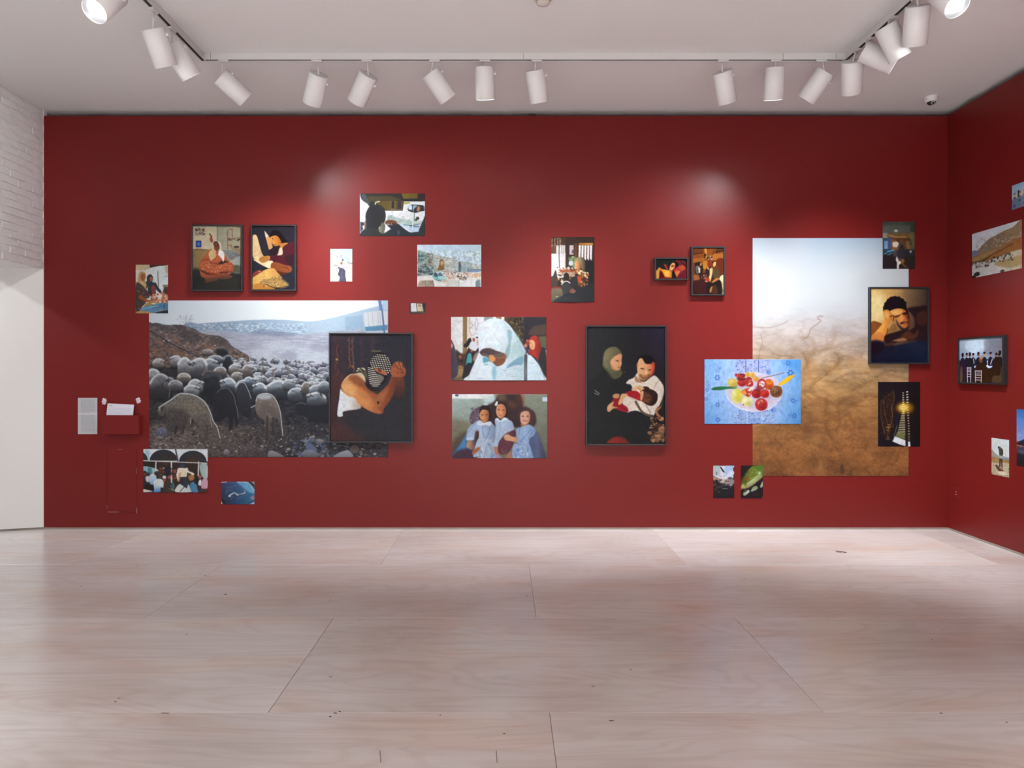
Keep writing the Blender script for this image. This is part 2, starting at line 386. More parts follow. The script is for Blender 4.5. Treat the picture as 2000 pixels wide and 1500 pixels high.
def pic_sheep():
    s = Pic(291, 587, 758, 893, 1.0, 2).at(285, 580, 8.3333)
    s.f('d8e8f4|e9f1f6|eef3f7')
    s.p('600 500 900 437 1200 412 1500 392 1700 378 2000 372 2300 378 2600 400 2800 388 3100 325 3500 220 3800 150 3960 135 3960 1400 600 1400', '8698b2|9cb2c8|b2c8da|a9c4da', 1.0)
    s.n(.22, 5, 2, 3, '650 430 2600 640')
    s.st(950, 440, 2000, 610, 130, 8, 26, 'cfdde8 c0d0de e2ebf1 7d90a8', 5, .5, .5, .8)
    s.p('1650 620 1800 540 1900 520 2100 560 2500 600 2300 640', '7f8ea6', 1.5, .7)
    s.p('800 620 1500 590 2300 640 3000 560 3960 600 3960 1500 800 1500', 'a09fae|a9adbd|b6bccb>b0b4c4', 2.5, .9)
    s.n(.16, 14, 1.6, 8, '900 560 3960 1150')
    s.q('3230 330 3520 300 3560 520 3250 540', '94b2cc', 1.5, .7)
    s.q('3540 260 3830 225 3930 240 3930 480 3560 500', 'd3dae0', .8)
    for x in (3610, 3680, 3770, 3800): s.l(f'{x} 250 {x+15} 480', 10, 'b5b9bd', .5, .8)
    s.q('3560 490 3930 455 3930 540 3580 560', '5d92b4', .8)
    s.q('3580 565 3930 555 3930 600 3580 600', 'cddbe6', .8)
    s.q('3770 40 3825 40 3850 220 3800 225', '6b8cc4', .5); s.q('3825 200 3850 200 3895 600 3865 600', '6478a4', .5)
    s.q('3835 40 3960 40 3960 220 3870 210', 'b8d0e6', .8)
    for x, y, a, b in ((2150, 800, 260, 90), (2600, 900, 420, 110), (2400, 1080, 500, 120), (3000, 1000, 300, 160), (1900, 900, 200, 130)):
        s.e(x, y, a, b, 'ccd6e0', 0, 9, .55)
    for x, y, a, b in ((2330, 980, 130, 110), (2850, 830, 200, 60), (2150, 610, 260, 40), (1800, 820, 220, 30)):
        s.e(x, y, a, b, '8b8ba0', 0, 7, .5)
    s.p('2560 1060 2700 1010 2900 1090 3000 1140 2700 1110 2580 1100', 'cfdbe6', 1.2, .7)
    # near bank on the left
    bank = '40 480 110 435 180 425 330 455 480 455 620 460 720 500 800 520 900 590 1100 625 1200 640 1330 710 1400 800 1550 890 1680 1000 1500 1250 40 1250'
    s.p(bank, '6f676b|6b6264|5d5758>6a5a52', 1.0)
    s.clipto(bank)
    s.n(.5, 5, 3.5, 11, '40 420 1700 1250', 4)
    s.st(60, 560, 1600, 1150, 520, 5, 24, 'a69a92 c4b8b0 463f3e 8a6450 5b504c 7c6f68 a87a5c 3c383a', 12, .6, .4, .85)
    for x, y, a, b, c in ((720, 640, 190, 90, '45434a'), (1180, 700, 150, 80, '4a4444'), (260, 490, 190, 40, '4e4a4e'), (560, 500, 120, 45, '48454b'), (1350, 800, 120, 50, '57504e')):
        s.e(x, y, a, b, c, 15, 3, .65)
    for x, y, a, b in ((170, 900, 120, 70), (470, 890, 160, 60), (1020, 820, 140, 50), (240, 740, 90, 60), (620, 950, 120, 40)):
        s.e(x, y, a, b, '9a6a4a', 20, 4, .28)
    s.clipto()
    s.l('70 550 180 610 400 755 700 900 930 1000', 15, '34343b', .6); s.l('120 570 400 735 800 940', 5, '8c8a8e', .5, .7)
    rng = np.random.RandomState(4)
    for i in range(26):
        a = rng.uniform(-2.6, -.5); r0 = rng.uniform(0, 90); L = rng.uniform(30, 70)
        x = 640 + math.cos(a)*r0*1.6; y = 450 + math.sin(a)*r0*1.3
        s.l(f'{x} {y} {x+math.cos(a)*L} {y+math.sin(a)*L}', 4, '8f98aa', .5, .7)
    s.st(520, 300, 770, 430, 26, 5, 14, '9aa4b6 78829a', 9, .7, .5, .7)
    # dark ground under the flock
    s.p('40 1200 400 1150 900 1080 1500 1120 2100 1180 2700 1200 3100 1180 3960 1200 3960 2700 40 2700', '3c3a3e|2e3037|353940', 3)
    s.n(.5, 10, 5, 20, '40 1150 3960 2640', 4); s.st(1400, 1850, 3900, 2120, 150, 8, 30, '4a4c54 30333b 5c5e66 3f3b3c', 19, .5, .8, .6)
    s.r(40, 2060, 3960, 2640, '6c625d|585150|36363c|45434a', 12)
    s.n(.5, 4, 2.5, 21, '40 1950 3960 2640', 4)
    s.st(60, 2080, 3960, 2620, 700, 5, 30, '8d847e 6f6763 332f30 a59d97 5a5150 b9b3ae 3a3638 7d6f62', 22, .6, .4, .8)
    s.st(2400, 2300, 3300, 2610, 90, 16, 50, '5f6a82 4c5568 7c8598 3f4652 66707f', 23, .65, .5, .9)
    rb = np.random.RandomState(77)
    def body(x, y, rx, ry, c1, c2, rim, rot=0):
        T = np.array([-1, .2, -.9, -.4, -.5, -.86, .05, -1, .6, -.8, .95, -.25, 1, .35, .85, .95, .3, 1.05, -.4, 1.05, -.88, .85]).reshape(-1, 2)*(1 + rb.uniform(-.07, .07, (11, 2)))
        if rb.rand() < .5: T[:, 0] *= -1
        c, q = math.cos(math.radians(rot)), math.sin(math.radians(rot))
        R = np.stack([T[:, 0]*c - T[:, 1]*q, T[:, 0]*q + T[:, 1]*c], 1)*[rx, ry]
        s.e(x, y + ry*.9, rx*1.05, ry*.5, '1f2127', 0, 3.5, .8)
        for lx in (-.6, .55): s.l(f'{x+lx*rx} {y+ry*.8} {x+lx*rx*.9} {y+ry*1.5}', rx*.2, '2a2a2e', .8, .8)
        s.p((R + [x, y]).ravel(), c1 + '>' + c1 + '>' + c2 + '>26282e', 1.0)
        s.e(x - rx*.1, y + ry*.35, rx*.55, ry*.4, c2, rot, 4, .6)
        top = (R*[.93, .9] + [x, y])[1:6]; s.l(top.ravel(), ry*.26, rim, 2.6, .9); s.l((top - [0, ry*.04]).ravel(), ry*.08, 'e6eef2' if rim > 'a' else rim, .8, .7)
        for k in range(5): s.l(f'{x+rx*rb.uniform(-.7,.7)} {y-ry*rb.uniform(-.2,.6)} {x+rx*rb.uniform(-.7,.7)} {y+ry*rb.uniform(0,.6)}', rx*.10, c2, 2.0, .45)
        if rx > 60 and rb.rand() < .75:
            sd = 1 if rb.rand() < .6 else -1; hx, hy = x + sd*rx*.85, y - ry*.45
            s.e(hx, hy, rx*.34, ry*.3, c1 + '>' + c2, 35*sd, .9); s.e(hx, hy - ry*.16, rx*.26, ry*.1, rim, 25*sd, 1.2, .9); s.l(f'{hx-sd*rx*.2} {hy-ry*.1} {hx-sd*rx*.45} {hy+ry*.08}', rx*.13, c2, .8); s.e(hx + sd*rx*.2, hy + ry*.1, rx*.13, ry*.12, '3a3636', 0, 1, .8)
    # far rows of the flock, thinning into the dust
    rng = np.random.RandomState(31)
    for row in range(9):
        yy = 1010 + row*62; k = row/8
        for i in range(int(34 - row*1.5)):
            x = rng.uniform(950 if row < 3 else 700, 3100); y = yy + rng.uniform(-26, 26) + max(0, (x-1500))*.06
            if y < 1010 + max(0, (1700-x)*.02): continue
            r = rng.uniform(52, 84)*(.8+.45*k)
            t = rng.rand()
            if t < .14: c1, c2, rm = '3a3d46', '262a32', '7d848e'
            elif t < .45: c1, c2, rm = '98979c', '54565e', 'cdd6de'
            else: c1, c2, rm = 'a3a9b2', '565c66', 'd7e2ea'
            if x > 2000 and row < 5: c1, c2, rm = ('8f93a2', '5c606e', 'd5e0ea')
            body(x, y, r, r*.72, c1, c2, rm, rng.uniform(-20, 20))
            if rng.rand() < .6: s.e(x+rng.uniform(-.9, .9)*r, y-r*.35, r*.3, r*.36, '8a8584>55504f', 0, .9)
    for a in ((1240, 890, 95, 55, '2c2e37', '23252c', '4a4d57'), (1335, 1060, 85, 120, '33353f', '25272f', '8a8f9a'), (1010, 900, 90, 45, '9d9896', '6b6360', 'c8c6c4'), (1130, 1010, 130, 60, '8d959e', '4c525c', 'ccd6dc'),
              (205, 1085, 92, 85, 'b5b6b8', '6b6664', 'd6d9dc'), (490, 1050, 90, 100, 'aeb2b8', '6c6a6c', 'cfd5da'), (630, 1150, 110, 165, 'a6abb1', '5d5d62', 'd2dade'),
              (1040, 1120, 120, 120, '9198a0', '4d525b', 'd2dade'), (870, 1160, 145, 175, '94989f', '484a52', 'd0d6da'), (130, 1310, 120, 150, '9da2a8', '53555c', 'cfd5d9'),
              (1450, 1180, 100, 90, '9aa0a6', '5d574f', 'd4dde2'), (1650, 1210, 90, 110, '85807f', '4f4a4a', 'bfc3c8'), (1210, 1220, 110, 90, '8f8a88', '4d484a', 'c9cdd0'), (1480, 1300, 90, 80, '9c9794', '55504e', 'd3d8db'),
              (1040, 1300, 130, 110, '4a4444', '2c2b30', '6f6a69'), (620, 1320, 120, 80, 'aaa59e', '57524f', 'd0d0cc'), (300, 1390, 130, 80, '8b8c90', '45464c', 'b8bcc0')):
        body(*a)
    s.at(285, 740, 8.3333)
    for a in ((250, 110, 190, 190, '73747a', '37373c', 'a4a8ac'), (480, 110, 120, 90, '8d8f94', '4a494d', 'b8bcc0'), (1090, 120, 190, 220, '2e3139', '23262d', '474b54'), (810, 120, 125, 115, 'a3abaf', '5e6266', 'd8e0e2'), (740, 200, 130, 110, '9ba1a6', '565a60', 'd5dbde'),
              (1340, 110, 125, 130, '9fabb6', '343a44', 'dce7ee'), (1580, 180, 140, 170, '6d737c', '24272e', 'b0b8c0'), (1680, 60, 100, 90, '8fa3b2', '3a424c', 'dce8f0'), (1850, 170, 110, 110, '93a1ae', '3d434c', 'e0eaf0'),
              (2150, 160, 180, 140, '8d96a0', '363b44', 'd3dde4'), (2330, 90, 110, 80, '989ea6', '5a5f68', 'd5dfe5'), (2450, 250, 150, 110, '8a929c', '3c424a', 'c6d0d8'), (2620, 150, 95, 105, '7a7672', '4f4a47', 'b0b2b2'), (2800, 190, 150, 100, '8d969f', '4f565e', 'd2dbe0'), (2780, 330, 160, 120, '868d94', '444a52', 'dfe6ea'), (2900, 130, 100, 90, '97a0a8', '4c525a', 'ccd6dc')):
        body(*a)
    s.p('1100 230 1180 180 1260 150 1340 155 1430 270 1480 420 1505 600 1500 740 1460 760 1440 560 1400 800 1350 820 1340 620 1180 700 1100 640', '2b2e37>22242a', .8)
    s.l('1160 218 1210 175 1270 152 1330 155 1400 225 1440 300 1460 400 1490 520 1502 640', 9, '93877c', .6, .9)
    s.p('1480 160 1560 60 1620 80 1680 200 1715 310 1720 480 1690 640 1560 560 1500 420', '3a3e47>24262d', 1.0); s.l('1530 60 1600 70 1650 150 1690 250 1712 320', 9, 'b9c0c6', .6)
    s.p('210 475 270 428 400 345 540 245 640 238 780 258 900 320 985 405 1035 505 1065 570 1105 690 1160 770 1212 965 1185 985 1150 900 1090 800 1050 760 1010 985 940 985 930 860 820 720 740 650 720 780 600 830 420 880 340 820 330 520 270 490', '77736d>524c48', .8)
    s.p('330 520 520 480 660 520 700 640 600 830 400 860 340 800', '3a3638', 5, .55); s.e(800, 470, 200, 110, '7b7468', 10, 7, .6)
    s.l('1000 760 985 985', 40, '4f4a46', .9); s.l('1090 700 1150 900 1185 975', 44, '5d5852', .9); s.p('215 470 250 440 330 470 330 560 260 600 200 560 190 500', '5a5450', 1.2); s.e(225, 500, 20, 28, '9a9088', 20, 1.2, .7); s.l('300 450 250 500', 16, '3c3634', 1); s.l('620 760 600 880', 34, '3a3635', 1); s.l('500 780 480 880', 34, '2e2b2c', 1)
    s.n(.3, 2, 2, 41, '210 240 1210 990'); s.st(400, 280, 1040, 620, 90, 10, 30, '8a857c 6a645c 5a554f 9a958c', 42, .6, 1.2, .4, 60)
    s.l('215 470 270 428 400 345 540 247 640 240 780 262 900 325 985 410 1040 520', 20, 'c9d2d5', .9, .85); s.l('1040 520 1065 580 1105 700 1160 780 1208 960', 14, 'cfd2d0', .7, .9); s.l('1040 560 1055 660 1075 780', 9, 'b8b4ae', .6, .8)
    s.l('735 640 730 720', 10, 'c0b8ac', .6); s.l('395 160 380 300', 9, 'b0b0b0', .6, .7)
    s.p('1780 450 1795 330 1830 262 1950 235 2030 250 2120 340 2180 520 2205 720 2232 930 2205 935 2180 760 2110 640 2090 920 2040 700 1990 940 1950 940 1930 700 1860 640 1800 560', '857a73>453f3e', .8)
    s.l('1975 620 1968 930', 26, '332f30', 1.4, .8); s.l('2075 640 2070 900', 34, '332f30', 1.6, .8); s.p('1850 420 1960 380 2080 430 2120 560 2000 600 1880 560', '5e5550', 6, .6); s.st(1830, 280, 2130, 620, 60, 8, 26, '968b83 6a605a 574e4a a59b94', 43, .6, 1.2, .45, 60); s.e(1930, 290, 120, 45, 'b7c3cb', 0, 2.5, .8); s.l('1790 360 1825 275 1900 240 2000 240 2070 280 2130 370 2185 530 2210 740 2228 920', 11, 'd6dad9', .7, .9); s.l('1710 465 1780 430', 16, 'b0b0b0', .6)
    s.p('2440 440 2520 385 2620 420 2800 432 3050 410 3050 700 2690 700 2640 640 2560 600 2450 570', '24272f', .9); s.l('2450 410 2520 388 2600 415', 7, '7f8690', .6)
    s.e(260, 890, 95, 105, '77799a>45424a', 15, 1.2); s.st(190, 800, 330, 960, 30, 5, 16, 'a0a2b4 5f6078 8688a0', 44, .7, .4, .7)
    s.p('2600 1030 2700 1060 2780 1140 2720 1200 2610 1130', '626d8c', .8); s.p('2540 1190 2700 1150 2830 1240 2700 1290 2560 1270', '848a98>5a5e68', .8); s.p('3080 1230 3250 1160 3320 1180 3360 1270 3080 1280', 'b4b9c2>7c818a', .8); s.e(3390, 1140, 80, 65, '6b655f', 0, 1)
    s.p('2000 1180 2080 1170 2240 1250 2230 1290 2000 1280', '9a9ca0>63646a', .8); s.e(2830, 1000, 70, 25, '8d857d', 10, .8); s.e(1310, 1190, 45, 50, 'a29faa>5d5a60', 0, .8); s.e(230, 950, 60, 20, '8f8578', 5, .8)
    s.at(285, 580, 8.3333).n(.10, 1.2, 1.2, 50, '40 420 3960 2640', 2)
    return s
def jag(t, seed, amp):
    P = flat(t); P = spline(P, False, 8); rng = np.random.RandomState(seed)
    d = np.cumsum(rng.normal(0, 1, P.shape), 0); d -= np.linspace(0, 1, len(P))[:, None]*d[-1]
    return (P + d*amp*.5 + rng.normal(0, amp*.35, P.shape)).ravel()
def pic_aerial():
    s = Pic(1470, 465, 1775, 930, 1.0, 2).at(1460, 455, 5.882)
    s.f('c2dcf2>d8e9f5>e2edf4>e0e8ee>d8dce2>d0c8c6>c9b6a8>c0a480>b89262>ad7f4e>a47344>9c6a3e>966338>905e36')
    s.p('40 40 700 40 500 700 300 1000 40 1000', 'eeeef4', 22, .35); s.p('1300 500 1900 380 1900 900 1300 900', 'd5dce0', 22, .5)
    rng = np.random.RandomState(3)
    H = s.H
    # veins and ridges, finer and paler towards the horizon
    yy = np.arange(s.H)/s.ss; prog = np.clip((yy-125)/(465-125), 0, 1)
    N1 = vnoise(s.H, s.W, 60*s.ss, 18*s.ss, 5, 5); N2 = vnoise(s.H, s.W, 34*s.ss, 30*s.ss, 6, 5); wv = np.clip((prog-.45)*3, 0, 1)[:, None]
    nz = N1*(1-wv) + N2*wv
    ridge = np.clip(1-np.abs(nz)*14, 0, 1); ridge2 = np.clip(1-np.abs(vnoise(s.H, s.W, 26*s.ss, 9*s.ss, 7, 4))*11, 0, 1)*.55
    amt = (np.clip(prog*3.2, 0, 1)[:, None])*(.21*ridge + .20*ridge2)
    dark = np.array([.40, .27, .17], np.float32); s.c = s.c*(1-amt[..., None]) + (s.c*dark*1.25)*amt[..., None]
    lum = 1 + (np.clip(prog*2.2, 0, 1)[:, None])*(vnoise(s.H, s.W, 44*s.ss, 20*s.ss, 9, 5)*.55 + vnoise(s.H, s.W, 6*s.ss, 4*s.ss, 10, 3)*.16)
    s.c = np.clip(s.c*lum[..., None], 0, 1)
    s.l(jag('860 960 790 1000 830 1050 740 1110 700 1180 640 1230', 1, 8), 16, 'a18475', 2.5, .5); s.l('460 1010 420 1040 330 1070 240 1090 60 1080', 10, 'a89086', 1.2, .6)
    s.l(jag('160 1170 175 1250 150 1360 120 1470', 2, 5), 8, '9a7a58', 1.2, .6); s.l('60 1240 200 1190 340 1150', 8, 'a88f80', 1.2, .5)
    for t in ('620 1200 720 1260 760 1380 720 1480 690 1560', '1000 1180 960 1280 900 1360 700 1420 680 1520', '540 1340 640 1400 700 1440 660 1600', '1320 1230 1120 1300 960 1330 830 1370', '960 1380 940 1420 1010 1470 1060 1560'):
        s.l(jag(t, 1, 9), 46, '9a7a58', 10, .26)
    s.at(1460, 690, 5.882)
    for t, w in (('1000 0 1050 100 940 230 820 310 720 400 760 480 880 540 1010 580', 34), ('900 560 900 700 920 800 900 880 980 1000 1060 1150 1080 1320 1070 1400', 40), ('640 30 680 130 640 180', 30), ('1840 300 1500 260 1180 250 1000 320', 18), ('1500 490 1300 520 1100 560 1040 640 1060 780 1020 900', 30), ('640 740 760 770 880 800', 22), ('470 850 620 830 860 850', 14), ('900 860 960 980', 22), ('640 900 700 1000 740 1140 760 1280', 30), ('1190 1400 1170 1280 1100 1150', 26)):
        s.l(jag(t, 1, 9), w*1.5, '7f5632', 8, .28); s.l(jag(t, 5, 12), w*.3, '66422a', 2.4, .26)
    for x, y, a, b in ((800, 660, 60, 60), (770, 1030, 60, 120), (730, 200, 90, 130), (1000, 180, 110, 60), (1320, 1140, 120, 30), (840, 1300, 50, 90), (1300, 140, 200, 70)):
        s.e(x, y, a, b, 'cf9a5c', 20, 9, .35)
    s.e(1085, 1330, 22, 60, '4d3630', 0, 2, .7); s.e(1180, 1370, 14, 30, '4d3630', 0, 2, .6); s.e(660, 620, 30, 12, '6b4a2c', 20, 1.5, .6)
    s.n(.12, 2.2, 2.2, 14, '60 780 1900 1420', 3)
    return s
def pic_keffiyeh():
    s = Pic(645, 653.5, 802.5, 862, 1.3, 2).at(630, 640, 6.3838)
    s.f('36303a|33323a|2f3038>36353a|35363a|323238')
    s.r(100, 80, 260, 1410, '3f3034', 14, .8); s.p('100 1180 250 1200 420 1330 560 1410 100 1420', '55383a', 10, .8); s.p('110 590 280 590 300 700 180 900 170 1150 100 1150', '4b3234', 8, .9)
    rng = np.random.RandomState(2)
    for x0, y0, y1, c in ((335, 130, 500, '7a4a3a'), (380, 130, 520, '6e5046'), (175, 220, 600, '5f4038')):
        y = y0
        while y < y1:
            s.l(f'{x0+rng.uniform(-18,18)} {y} {x0+rng.uniform(-22,22)} {y+40}', 14, c, 1.5, .75); y += 38
    s.e(178, 400, 14, 12, 'b08a5a', 0, 1); s.e(375, 490, 18, 18, '8a5a40', 0, 1.2); s.r(470, 100, 500, 500, '42353f', 5, .8); s.r(600, 100, 640, 320, '44383f', 4, .8)
    s.r(610, 288, 725, 304, '6a6450', .8); s.l('630 175 720 175', 6, '5a4a50', 1, .7)
    # shirt back, collar of scarf
    s.p('400 560 450 510 520 500 545 560 560 640 520 640 460 560', '5a5648', 1.2); s.st(420, 500, 530, 560, 16, 8, 16, 'd8d0b8 2a2824', 6, .6, .4)
    s.p('235 720 260 660 330 590 400 575 470 565 510 600 545 680 560 720 480 640 400 600 330 620 280 700', 'd8c0a4', .7)
    s.p('205 900 222 770 250 800 330 850 400 860 440 930 480 990 430 1020 260 1045 250 1100 190 1105 185 1030', 'dde2ea|e2e4e6|b9a08e', .7)
    s.l('250 1050 330 1030 470 1005', 8, '8c837c', 1, .7); s.l('200 1105 215 1150', 5, '8a8c92', .8, .6)
    # arm, upper to elbow then forearm
    s.p('232 740 250 690 300 630 370 590 440 610 490 650 540 730 590 770 640 820 720 870 760 930 745 1060 700 1075 620 1055 540 1015 460 960 400 880 330 860 270 820', 'c98a5a|d08a55|c27a4a|a05a38', .8)
    s.p('330 600 420 590 500 650 560 750 640 800 560 800 460 740 380 700 330 660', '7a4630', 5, .75); s.p('560 770 640 780 680 860 640 900 580 840', '8a4c30', 5, .6)
    s.p('240 750 300 680 360 700 420 800 400 850 300 830', 'e0aa72', 6, .8); s.e(520, 930, 110, 50, 'd8955e', 35, 6, .6); s.e(690, 1040, 60, 26, 'b8704c', 0, 3, .7)
    s.p('640 860 700 820 760 760 820 690 850 610 880 590 960 600 950 660 890 800 830 920 760 1010 740 1060 690 1000', '9a5a3c|8a4c34|5a3028', 1.0); s.p('650 880 740 810 810 740 800 820 740 930 690 1000', 'b87048', 5, .7)
    s.e(690, 935, 13, 17, '2a1a16', 0, .7)
    s.p('920 640 1000 620 1015 780 985 910 900 890 890 820', '7a4230>33282a', 2.5, .9)
    # clasped hands
    s.p('840 560 850 500 890 440 930 425 980 435 1010 490 1035 540 1020 600 980 620 920 620 870 610', 'a8623e|8a4a34', 1.0)
    for t in ('900 450 940 520', '950 435 975 530', '990 470 1000 560', '880 480 930 570', '960 560 1020 570'): s.l(t, 14, '5f3026', 1, .6)
    for t in ('915 445 950 500', '965 450 985 520', '890 500 920 540', '1005 510 1015 560'): s.l(t, 12, 'c98a64', 1.2, .6)
    # headscarf, dark at the nape, check on top, stripes on the cheek
    s.p('560 520 590 420 640 350 700 315 770 330 830 390 855 470 830 560 800 620 770 690 700 730 640 740 590 690 560 610', '232226', .8)
    s.clipto('585 470 600 400 650 345 710 325 770 335 825 395 850 470 830 560 770 600 740 540 640 510', 1, .8)
    for i in range(12):
        for j in range(11):
            x = 560 + i*30 + j*9; y = 330 + j*27 - i*3 + i*6
            s.e(x, y, 11, 7.5, 'd6cfc0', 20, .4, .95); s.l(f'{x} {y} {x+16} {y+14}', 4, 'a8a294', .4, .6)
    s.clipto()
    s.clipto('560 500 620 500 660 560 720 680 690 730 620 730 580 680', 1, .8)
    for i in range(11): s.l(f'560 {500+i*24} 620 {512+i*24} 720 {514+i*24}', 10, 'cfc8ba', .4)
    s.clipto()
    s.p('640 510 700 520 790 555 780 590 720 575 670 550', 'b8694a', .9); s.p('690 520 730 540 720 560 690 548', '4a2a22', 1, .7); s.p('670 580 740 600 760 640 720 690 690 640', '7a756a', 1.5)
    s.p('560 560 545 620 570 700 640 760 700 760 640 800 560 760 530 680', '26242a', 2, .9)
    s.n(.08, 2, 2, 3)
    return s
def pic_family():
    s = Pic(1147.5, 638.5, 1299, 867, 1.3, 2).at(1130, 625, 5.884)
    s.f('2f3032|26272b|241f26>2b2c2d|242526|222024'); s.p('700 80 990 80 990 500 850 400', '2a2434', 16, .7); s.p('900 90 990 90 990 300', '2c2c48', 12, .5)
    s.p('290 440 300 380 340 330 400 308 460 325 500 380 505 440 480 500 500 600 470 660 400 670 340 600 300 540 285 520', '747255|6e6a4c|4f4c38', .9); s.p('285 530 350 590 400 610 500 590 495 640 420 680 360 650', '57563e', 1.5); s.p('300 420 340 350 380 340 330 480', '85805f', 5, .7); s.l('330 560 420 600 490 590', 8, '3c3b2c', 1.5, .6)
    s.p('372 500 380 460 420 420 480 390 503 410 498 470 492 530 470 575 430 580 390 555', 'dba67c|cf8f66', .9); s.e(450, 470, 22, 8, '5a3826', 8, .8, .8); s.e(488, 500, 12, 26, 'e8b48c', 0, 1.2, .9); s.l('455 545 485 548', 6, '8a4a3a', .8); s.p('380 520 420 560 460 575 420 585 385 560', 'a06a48', 2, .5)
    s.p('300 560 420 690 520 660 600 700 640 760 620 850 430 860 400 930 330 1050 560 1060 760 1090 900 1120 930 1250 850 1400 150 1400 130 760 220 640', '242526', 4, .8)
    for t in ('195 810 245 845', '190 840 238 862'): s.l(t, 9, '8f887c', .7)
    s.p('670 500 680 440 730 410 800 400 860 440 878 490 830 500 770 500 730 450 700 480 690 540', '17151a', 1.0)
    s.p('678 520 700 450 735 445 770 500 830 505 870 490 868 560 850 620 800 670 750 695 700 670 680 600', 'e2b283|dca070|b4523c', .9)
    s.p('840 490 875 490 872 600 830 650 850 560', 'c0402c', 2, .7); s.e(735, 560, 24, 7, '4a2c1e', 10, .8); s.e(820, 575, 22, 7, '4a2c1e', -12, .8); s.p('700 620 760 640 830 620 820 660 750 690 710 660', '6a4026', 2.5, .75); s.l('730 640 760 655 800 640', 8, 'c07868', .8); s.e(780, 600, 16, 22, 'efc298', 0, 1.5, .7); s.e(682, 520, 10, 28, 'c98c5c', 0, .8)
    s.p('550 730 580 690 640 660 680 610 700 680 760 710 830 660 880 640 930 690 975 760 975 860 930 980 900 1010 860 1100 790 1100 720 1060 660 1040 600 1050 560 1060 520 980 500 900 560 870 620 800 600 740', 'd9cbbb|e2d6c8|d2c4b4', .9)
    s.p('660 640 700 690 760 710 700 720 650 700', 'b0805a', 1); s.l('870 790 890 740 930 690', 12, 'a89a88', 1.5, .7); s.l('570 740 640 720 690 720', 9, 'b4a694', 1.2, .6)
    s.p('500 900 560 840 640 870 700 930 640 920 540 880 520 960', 'c9bba8', 1.5); s.l('660 940 720 1040 780 1085 850 1100', 26, '4a3a30', 1.5, .85); s.l('780 980 830 1070', 14, '8c7c6c', 1.5, .7)
    s.p('540 840 600 815 680 820 720 870 720 930 640 900 570 870', '9a1f28|a8222a', 1.0); s.p('390 930 420 890 470 900 480 950 560 1000 575 1055 500 1050 400 1000', '8c1c26|a0202a', 1.0); s.l('470 940 500 990 560 1040', 10, '5c1018', 1.5, .6)
    s.p('395 880 420 850 470 850 470 890 430 900', 'c08a5c', 1); s.p('335 1040 340 990 380 950 410 940 400 990 460 1005 400 1020 360 1055', 'd4a274', .9); s.p('460 970 480 900 500 850 560 850 560 880 520 900 500 960', 'd8a878', .9)
    s.p('610 800 640 770 700 750 740 770 745 810 720 830 690 800 650 810', 'dcae80', .9); s.l('680 780 710 800 715 830', 8, 'a06c48', .8)
    s.p('710 850 740 800 800 790 870 810 910 860 900 940 850 985 790 975 740 940 720 920', '3a221c|2a1a18', 1.0); s.e(790, 900, 50, 55, '7a4630', 0, 4, .8); s.st(750, 830, 880, 960, 40, 5, 14, '8a5236 2a1812 5c3424', 7, .6, .8, .6); s.p('715 830 750 820 740 900 720 930 712 890', 'd69e74', 1); s.p('740 770 790 765 820 790 780 800', '3c2018', 1)
    s.p('910 1060 950 1000 970 900 975 850 950 980 900 1010 880 1060 930 1130 960 1120', 'a06a44', 1); s.st(820, 1120, 990, 1390, 90, 8, 30, '9a7050 6a4630 c09468 4a2e24 2a1c1c', 8, .7, .6, .9); s.p('880 1300 950 1220 985 1240 990 1290 930 1390 850 1390 830 1350', 'a87a54', 2, .6); s.st(840, 1230, 980, 1390, 40, 5, 12, '5a3a2a 3a241e', 18, .8, .5, .8)
    s.p('345 1415 370 1370 440 1340 520 1350 570 1390 580 1420', '9a3028|6a2c28', 2.5); s.e(530, 600, 10, 5, '8a8078', 0, .7, .7); s.e(112, 1148, 5, 6, '9aa0c0', 0, .6)
    s.n(.07, 2, 2, 3)
    return s
